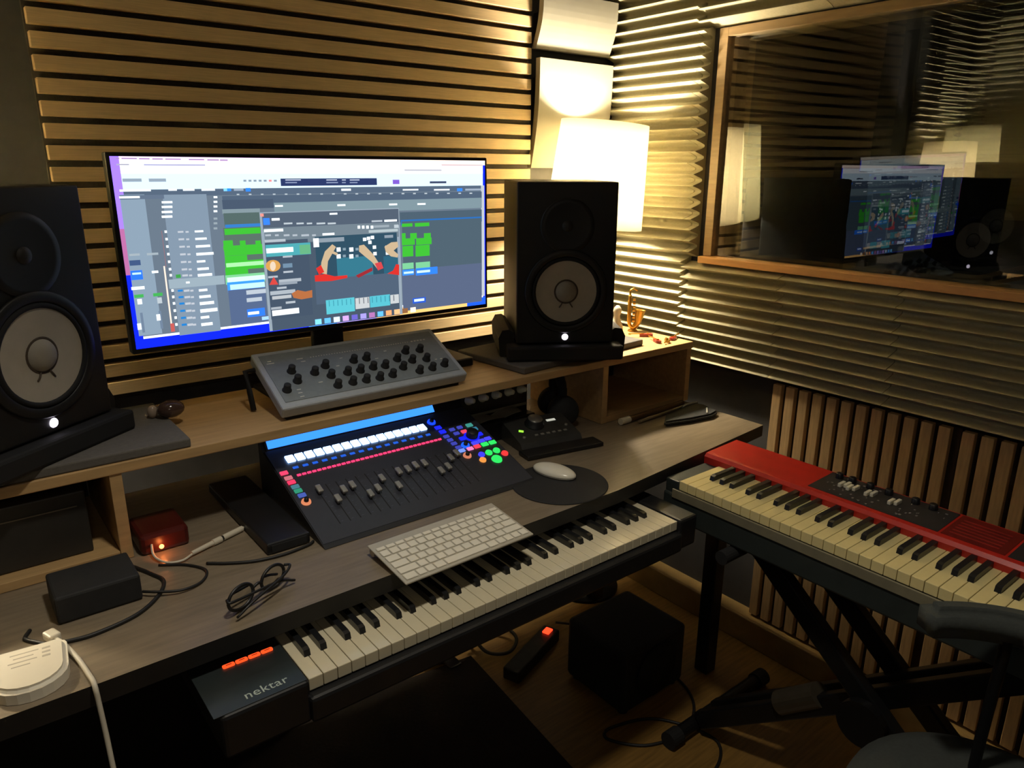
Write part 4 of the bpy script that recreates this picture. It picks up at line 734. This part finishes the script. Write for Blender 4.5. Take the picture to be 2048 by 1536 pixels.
for y in (0.745, 0.715, 0.675, 0.635, 0.58, 0.545, 0.352, 0.32, 0.285, 0.25, 0.21, 0.17, 0.12):
    bm = B(); lathe(bm, [(0.0085, 0), (0.008, 0.011), (0.0065, 0.0125), (0, 0.0125)], 16, Matrix.Translation((1.522, y, Rz(1.522)+0.001))); obj('knob', bm, m_kn2, t)
for k, y in enumerate((0.722, 0.712, 0.702, 0.692, 0.664, 0.654, 0.613, 0.603)):
    bm = B(); dx = (0, 0.006, -0.003, 0.004)[k % 4]; box(bm, 1.478+dx, 1.502+dx, y-0.0036, y+0.0036, Rz(1.49)+0.0005, Rz(1.49)+0.009, 0.0015); obj('drawbar', bm, m_but, t)
bm = B()
for k in range(46):
    y = random.uniform(0.51, 0.76); x = random.uniform(1.443, 1.53); box(bm, x, x+random.uniform(0.002, 0.006), y-random.uniform(0.001, 0.005), y, Rz(x)+0.0008, Rz(x)+0.0019)
for k in range(70):
    y = random.uniform(-0.02, 0.37); x = random.uniform(1.443, 1.53); box(bm, x, x+random.uniform(0.002, 0.006), y-random.uniform(0.001, 0.005), y, Rz(x)+0.0008, Rz(x)+0.0019)
obj('panel_marks', bm, m_prn, t)
bm = B()
for k in range(6): prism(bm, [(1.452+k*0.013, Rz(1.45+k*0.013)+0.0008), (1.455+k*0.013, Rz(1.45+k*0.013)+0.0008), (1.455+k*0.013, Rz(1.45+k*0.013)+0.0022), (1.452+k*0.013, Rz(1.45+k*0.013)+0.0022)], 0.40, 0.485, XZY)
obj('stripe_marks', bm, mat('stripe_red', (150, 40, 36), 0.5), t)

t = thing('keyboard_stand', 'black folding X stand on the floor carrying the red keyboard', 'keyboard stand', (1.42, 0.55, 0))
SB = RT-0.099
for y, nm in ((0.835, 0), (0.245, 1)):
    bm = B(); cyl(bm, (1.235, y, SB-0.0165), (1.600, y, SB-0.0165), 0.0155, seg=18); obj('top_arm', bm, m_rub, t)
for y in (0.985, 0.115):
    bm = B(); cyl(bm, (1.325, y, 0.024), (1.690, y, 0.024), 0.019, seg=18); obj('foot', bm, m_metal, t)
    for x in (1.30, 1.68):
        bm = B(); cyl(bm, (x, y, 0.024), (x+0.04, y, 0.024), 0.0235, seg=18); obj('rubber_end', bm, m_rub, t)
def bar(p0, p1, w, d, name):
    p0 = Vector(p0); p1 = Vector(p1); L = (p1-p0).length; ang = math.atan2(p1.z-p0.z, p1.y-p0.y)
    Mx = Matrix.Translation(p0) @ Matrix.Rotation(ang, 4, 'X'); bm = B(); box(bm, -w/2, w/2, 0, L, -d/2, d/2, 0.004, M=Mx); obj(name, bm, m_metal, t)
for x in (1.375, 1.515): bar((x, 0.835, SB-0.03), (x, 0.130, 0.045), 0.030, 0.046, 'cross_bar')
for x in (1.410, 1.480): bar((x, 0.245, SB-0.03), (x, 0.970, 0.045), 0.030, 0.046, 'cross_bar')
bm = B(); cyl(bm, (1.345, 0.543, 0.357), (1.545, 0.543, 0.357), 0.016); cyl(bm, (1.338, 0.543, 0.357), (1.358, 0.543, 0.357), 0.050, seg=28); obj('locking_disc', bm, m_metal, t)
bm = B(); cyl(bm, (1.410, 0.755, 0.2155+0.022), (1.410, 0.665, 0.296+0.022), 0.0285, seg=20); obj('foam_sleeve', bm, mat('grey_sleeve', (60, 54, 44), 0.28), t)

# ================================================================== THINGS ON THE LEFT OF THE DESK
t = thing('rack_device', 'dark rack device with a thin pale line in the left shelf compartment', 'audio device', (0.0, 1.5, D))
bm = B(); box(bm, -0.36, 0.150, 1.385, 1.635, D+0.018, D+0.135, 0.003); obj('case', bm, mat('device_dark', (44, 42, 38), 0.5), t)
bm = B(); box(bm, -0.20, 0.135, 1.3835, 1.3855, D+0.108, D+0.110); obj('pale_line', bm, mat('line_grey', (120, 114, 100), 0.5), t)
bm = B(); box(bm, 0.066, 0.186, 1.195, 1.290, D+0.0006, D+0.046, 0.004)
single('power_brick', bm, m_blackm, 'black block-shaped power brick on the desk in front of the left shelf compartment', 'power brick', (0.13, 1.25, D))
bm = B(); box(bm, 0.216, 0.300, 1.340, 1.440, D+0.0006, D+0.040, 0.008, mi=0); ell(bm, (0.2500, 1.3388, D+0.012), 0.0042, 0.0030, 0.0042, mi=1)
single('effect_pedal', bm, [mat('glow_red_shell', (74, 20, 14), 0.35), emit('led_amber', (255, 140, 70), 6.0)], 'small dark pedal coloured red for the glow of its orange light at the foot of the left shelf support', 'pedal', (0.257, 1.39, D))  # shell colour holds the red glow around its light
pl = bpy.data.lights.new('pedal_light', 'POINT'); pl.energy = 0.02; pl.color = (1, 0.25, 0.06); pl.shadow_soft_size = 0.004
po = bpy.data.objects.new('pedal_light', pl); po.location = (0.250, 1.325, D+0.016); C.objects.link(po)
m_wc = mat('white_cable', (206, 198, 178), 0.45, var=0.03); m_bc = mat('black_cable', (24, 23, 22), 0.55)
t = thing('jack_cable', 'thin white cable with a white plug ending beside the small pedal', 'cable', (0.33, 1.31, D))
bm = B(); tube(bm, [(0.235, 1.345, D+0.022), (0.232, 1.318, D+0.008), (0.245, 1.288, D+0.0045), (0.268, 1.279, D+0.004), (0.290, 1.291, D+0.005)], 0.0022, 8, 8); obj('lead', bm, m_wc, t)
bm = B(); cyl(bm, (0.288, 1.290, D+0.0065), (0.330, 1.307, D+0.0065), 0.0040, 0.0046, 14); cyl(bm, (0.330, 1.307, D+0.0065), (0.347, 1.313, D+0.0065), 0.0060, 0.0060, 14); cyl(bm, (0.351, 1.315, D+0.0065), (0.392, 1.331, D+0.0065), 0.0055, 0.0055, 14); cyl(bm, (0.392, 1.331, D+0.0065), (0.404, 1.336, D+0.0065), 0.003, 0.0012, 10); pg = obj('plug', bm, m_wc, t)
bm = B(); cyl(bm, (0.347, 1.313, D+0.0065), (0.351, 1.315, D+0.0065), 0.0045, 0.0045, 12); obj('plug_ring', bm, m_bc, pg)
def cable(name, pts, r, label, m=None):
    bm = B(); tube(bm, pts, r, 8, 10); return single(name, bm, m or m_bc, label, 'cable', pts[len(pts)//2])
cable('black_cable', [(0.300, 1.245, D+0.003), (0.330, 1.222, D+0.003), (0.372, 1.200, D+0.003), (0.420, 1.192, D+0.003), (0.468, 1.198, D+0.003), (0.482, 1.206, D+0.003)], 0.0028, 'black cable curving over the desk into the fader console')
cable('black_cable', [(0.065, 1.140, D+0.0032), (0.105, 1.135, D+0.0032), (0.165, 1.150, D+0.0032), (0.205, 1.185, D+0.0032), (0.225, 1.228, D+0.0032), (0.215, 1.265, D+0.0032), (0.196, 1.310, D+0.0032)], 0.0032, 'black cable sweeping from the white hub round the end of the power brick')
cable('black_cable', [(0.1878, 1.205, D+0.0090), (0.205, 1.190, D+0.0093), (0.240, 1.176, D+0.0060), (0.275, 1.188, D+0.0030), (0.292, 1.222, D+0.0028), (0.270, 1.262, D+0.0028), (0.232, 1.290, D+0.0028)], 0.0024, 'thin black cable looped on the bare desk right of the power brick')
cable('black_cable', [(0.030, 1.205, D+0.003), (0.022, 1.185, D+0.003), (0.034, 1.165, D+0.003), (0.044, 1.152, D+0.003)], 0.0030, 'short black cable behind the white hub')
# white hub and white cable over the edge
HM = Matrix.Translation((0.018, 1.083, D+0.0008)) @ Matrix.Rotation(math.radians(-6), 4, 'Z')
t = thing('white_hub', 'flat white plastic hub with one rounded end at the left edge of the desk', 'hub', M=HM)
pts = [(-0.040, 0.050), (0.026, 0.052), (0.036, 0.044)]
for k in range(9):
    a = math.radians(10-k*25); pts.append((0.042*math.cos(a)*0.95, -0.012+0.045*math.sin(a)))
pts += [(-0.046, 0.044)]
pts = [(-0.046, 0.040), (-0.046, -0.016)]+[(0.046*math.cos(math.radians(180+k*18)), -0.016+0.042*math.sin(math.radians(180+k*18))) for k in range(1, 10)]+[(0.046, -0.016), (0.046, 0.040), (0.043, 0.047), (0.036, 0.050), (-0.036, 0.050), (-0.043, 0.047)]
bm = B(); prism(bm, pts, 0, 0.021); bmesh.ops.bevel(bm, geom=[e for e in bm.edges if abs(e.verts[0].co.z-e.verts[1].co.z) < 1e-6 and e.verts[0].co.z > 0.01], offset=0.006, segments=3, affect='EDGES')
obj('shell', bm, mat('hub_white', (226, 218, 198), 0.4, var=0.02), t, True)
bm = B()
for r_, (x0, x1) in enumerate(((-0.022, 0.012), (-0.018, 0.006), (-0.024, 0.010), (-0.020, 0.002))): box(bm, x0, x1, 0.030-r_*0.010, 0.032-r_*0.010, 0.021, 0.0213)
for r_ in range(3): box(bm, 0.016, 0.026, 0.028-r_*0.010, 0.032-r_*0.010, 0.021, 0.0213)
obj('faint_print', bm, mat('faint_grey', (186, 178, 160), 0.5), t, True)
t = thing('usb_cable', 'white cable with a square plug hanging over the desk edge beside the white hub', 'cable', (0.07, 1.1, D))
bm = B(); tube(bm, [(0.0565, 1.143, D+0.012), (0.0655, 1.118, D+0.010), (0.075, 1.080, D+0.0055), (0.0805, 1.035, D+0.0050), (0.0825, 1.014, D+0.0055), (0.083, 1.004, D-0.002), (0.0835, 1.000, D-0.02), (0.0845, 0.990, D-0.07), (0.085, 0.97, D-0.15), (0.088, 0.962, D-0.26), (0.092, 0.96, D-0.40)], 0.0035, 10, 8); obj('lead', bm, m_wc, t)
bm = B(); box(bm, -0.0085, 0.0085, -0.012, 0.012, -0.0065, 0.0065, 0.003, M=Matrix.Translation((0.0535, 1.152, D+0.0125)) @ Matrix.Rotation(0.33, 4, 'Z')); obj('plug', bm, m_wc, t)
# folded eyeglasses
GM = Matrix.Translation((0.335, 1.080, D+0.001)) @ Matrix.Rotation(math.radians(24), 4, 'Z')
t = thing('eyeglasses', 'black framed eyeglasses lying folded on the desk behind the orange buttons', 'eyeglasses', M=GM)
for s in (-1, 1):
    bm = B(); P = [Vector((s*0.034+0.025*math.cos(2*math.pi*k/20), 0.004, 0.021+0.0195*math.sin(2*math.pi*k/20))) for k in range(21)]
    tube(bm, P, 0.0028, 8, 2); rm = obj('rim', bm, m_black, t, True)
    bm = B(); lathe(bm, [(0.0, 0), (1.0, 0)], 24, Matrix.Translation((s*0.034, 0.004, 0.021)) @ Matrix.Rotation(math.pi/2, 4, 'X') @ Matrix.Diagonal((0.0235, 0.018, 1, 1))); obj('lens', bm, gm, rm, True)
    bm = B(); tube(bm, [(s*0.061, 0.004, 0.030), (s*0.064, -0.006, 0.030), (s*0.035, -0.012-0.004*s, 0.026), (-s*0.03, -0.016-0.004*s, 0.019), (-s*0.062, -0.016, 0.006)], 0.0023, 8, 6); obj('temple', bm, m_black, t, True)
bm = B(); tube(bm, [(-0.0095, 0.004, 0.024), (0, 0.002, 0.028), (0.0095, 0.004, 0.024)], 0.0026, 8, 4); obj('bridge', bm, m_black, t, True)

# ================================================================== UNDER THE DESK
bm = B(); prism(bm, [(-0.66, 0.55), (1.0, 0.55), (1.11, 1.60), (0.75, 1.645), (0.50, 1.895), (-0.66, 1.895)], 0.0006, 0.010)  # rear left stretched to the wall to darken the lamp-lit floor
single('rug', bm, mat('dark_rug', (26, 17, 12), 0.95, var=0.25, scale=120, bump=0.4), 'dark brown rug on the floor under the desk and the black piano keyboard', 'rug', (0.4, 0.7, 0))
t = thing('power_strip', 'black power strip on the floor under the desk with a glowing red switch', 'power strip', (1.33, 1.52, 0))
PS = Matrix.Translation((1.29, 1.495, 0.0006)) @ Matrix.Rotation(math.radians(20), 4, 'Z')
bm = B(); box(bm, -0.16, 0.09, -0.028, 0.028, 0, 0.040, 0.005, M=PS); obj('case', bm, m_black, t)
bm = B(); box(bm, 0.045, 0.075, -0.012, 0.012, 0.040, 0.046, 0.003, M=PS); obj('red_switch', bm, emit('switch_red', (255, 50, 24), 3.0), t)
bm = B()
for k in range(4): lathe(bm, [(0.020, 0.0402), (0.018, 0.036), (0, 0.036)], 20, PS @ Matrix.Translation((-0.13+k*0.043, 0, 0)))
obj('sockets', bm, m_blackm, t)
t = thing('subwoofer', 'black subwoofer cabinet on the floor under the right half of the desk', 'loudspeaker', (1.41, 1.245, 0))
bm = B(); box(bm, 1.285, 1.535, 1.13, 1.36, 0.012, 0.20, 0.012); obj('cabinet', bm, m_blackm, t)
bm = B(); lathe(bm, [(0.0, 0.0), (0.095, 0.0), (0.10, 0.006), (0.0, 0.007)], 36, frame_to((1.41, 1.13, 0.105), (0, -1, 0)) @ Matrix.Diagonal((0.8, 0.8, 1, 1))); obj('grille', bm, m_rub, t)
for x, y in ((1.31, 1.155), (1.51, 1.155), (1.31, 1.335), (1.51, 1.335)):
    bm = B(); cyl(bm, (x, y, 0.0006), (x, y, 0.013), 0.014); obj('foot', bm, m_rub, t)
t = thing('sustain_pedal', 'dark rounded pedal on the floor by the wall under the desk', 'pedal', (1.02, 1.64, 0))
bm = B(); ell(bm, (1.03, 1.655, 0.035), 0.05, 0.055, 0.034); obj('pedal_body', bm, mat('pedal_navy', (24, 26, 34), 0.5), t)
bm = B(); box(bm, 1.01, 1.05, 1.56, 1.64, 0.028, 0.036, 0.003); obj('tread_plate', bm, m_metal, t)
def floor_cable(pts, r, label): return cable('floor_cable', pts, r, label)
floor_cable([(1.42, 1.56, 0.02), (1.50, 1.50, 0.004), (1.56, 1.38, 0.004), (1.52, 1.10, 0.004), (1.40, 1.00, 0.004), (1.27, 1.02, 0.004), (1.20, 1.10, 0.004), (1.235, 1.125, 0.004), (1.36, 1.07, 0.004), (1.42, 0.92, 0.004), (1.30, 0.86, 0.004), (1.17, 0.94, 0.004), (1.135, 0.98, 0.004)], 0.004, 'black cable coiled on the floor between the subwoofer and the stand foot')
floor_cable([(1.13, 0.99, 0.005), (1.16, 0.95, 0.005), (1.15, 0.87, 0.005), (1.12, 0.78, 0.005), (1.125, 0.60, 0.005)], 0.006, 'thick black cable running over the floor beside the rug edge')
floor_cable([(1.03, 1.60, 0.006), (1.08, 1.66, 0.03), (1.16, 1.70, 0.07), (1.24, 1.66, 0.05), (1.27, 1.58, 0.02), (1.21, 1.54, 0.012), (1.15, 1.58, 0.02), (1.17, 1.68, 0.04), (1.28, 1.74, 0.02), (1.40, 1.70, 0.01)], 0.0055, 'thick black cable tangled on the floor beside the red switch of the power strip')
floor_cable([(1.10, 1.66, 0.30), (1.12, 1.60, 0.14), (1.16, 1.60, 0.06), (1.20, 1.62, 0.14), (1.24, 1.64, 0.33)], 0.004, 'black cable hanging in a loop under the desk near the red switch')
floor_cable([(1.20, 1.645, 0.36), (1.22, 1.60, 0.20), (1.29, 1.58, 0.10), (1.36, 1.60, 0.20), (1.38, 1.645, 0.36)], 0.005, 'second hanging cable loop, right above the red switch')

# ================================================================== STOOL IN THE LOWER RIGHT CORNER
SX, SY, SZ = 1.140, 0.250, 0.480
t = thing('padded_stool', 'round dark grey padded stool with a low backrest at the lower right picture corner', 'stool', (SX, SY, 0))
m_seat = mat('stool_fabric', (52, 56, 53), 0.9, var=0.1, scale=140, bump=0.2)
bm = B(); lathe(bm, [(0, SZ-0.085), (0.19, SZ-0.085), (0.207, SZ-0.07), (0.212, SZ-0.03), (0.205, SZ-0.008), (0.18, SZ), (0, SZ+0.003)], 48, Matrix.Translation((SX, SY, 0))); obj('seat', bm, m_seat, t)
bm = B(); cyl(bm, (SX, SY, 0.20), (SX, SY, SZ-0.084), 0.019); obj('post', bm, m_metal, t)
for k in range(3):
    a = math.radians(60+120*k); bm = B(); tube(bm, [(SX, SY, 0.30), (SX+0.10*math.cos(a), SY+0.10*math.sin(a), 0.16), (SX+0.22*math.cos(a), SY+0.22*math.sin(a), 0.012)], 0.011, 10, 6); obj('leg', bm, m_metal, t)
BT = H-0.650
bm = B(); rc = Vector((1.030, 0.205)); ring_o = []; ring_i = []
for k in range(15):
    a = math.radians(60-k*4.2); ring_o.append((rc.x+0.238*math.cos(a), rc.y+0.232*math.sin(a))); ring_i.append((rc.x+0.200*math.cos(a), rc.y+0.194*math.sin(a)))
prism(bm, ring_o+ring_i[::-1], BT-0.058, BT)
bmesh.ops.bevel(bm, geom=[e for e in bm.edges if abs(e.verts[0].co.z-e.verts[1].co.z) < 1e-6], offset=0.012, segments=3, affect='EDGES')
for f in bm.faces: f.smooth = abs(f.normal.z) < 0.95
obj('backrest', bm, m_seat, t)
bm = B(); tube(bm, [(SX+0.02, SY+0.02, SZ-0.09), (1.215, 0.300, SZ-0.090), (1.240, 0.312, SZ+0.02), (1.222, 0.300, BT-0.03)], 0.009, 10, 6); obj('backrest_strut', bm, m_metal, t)
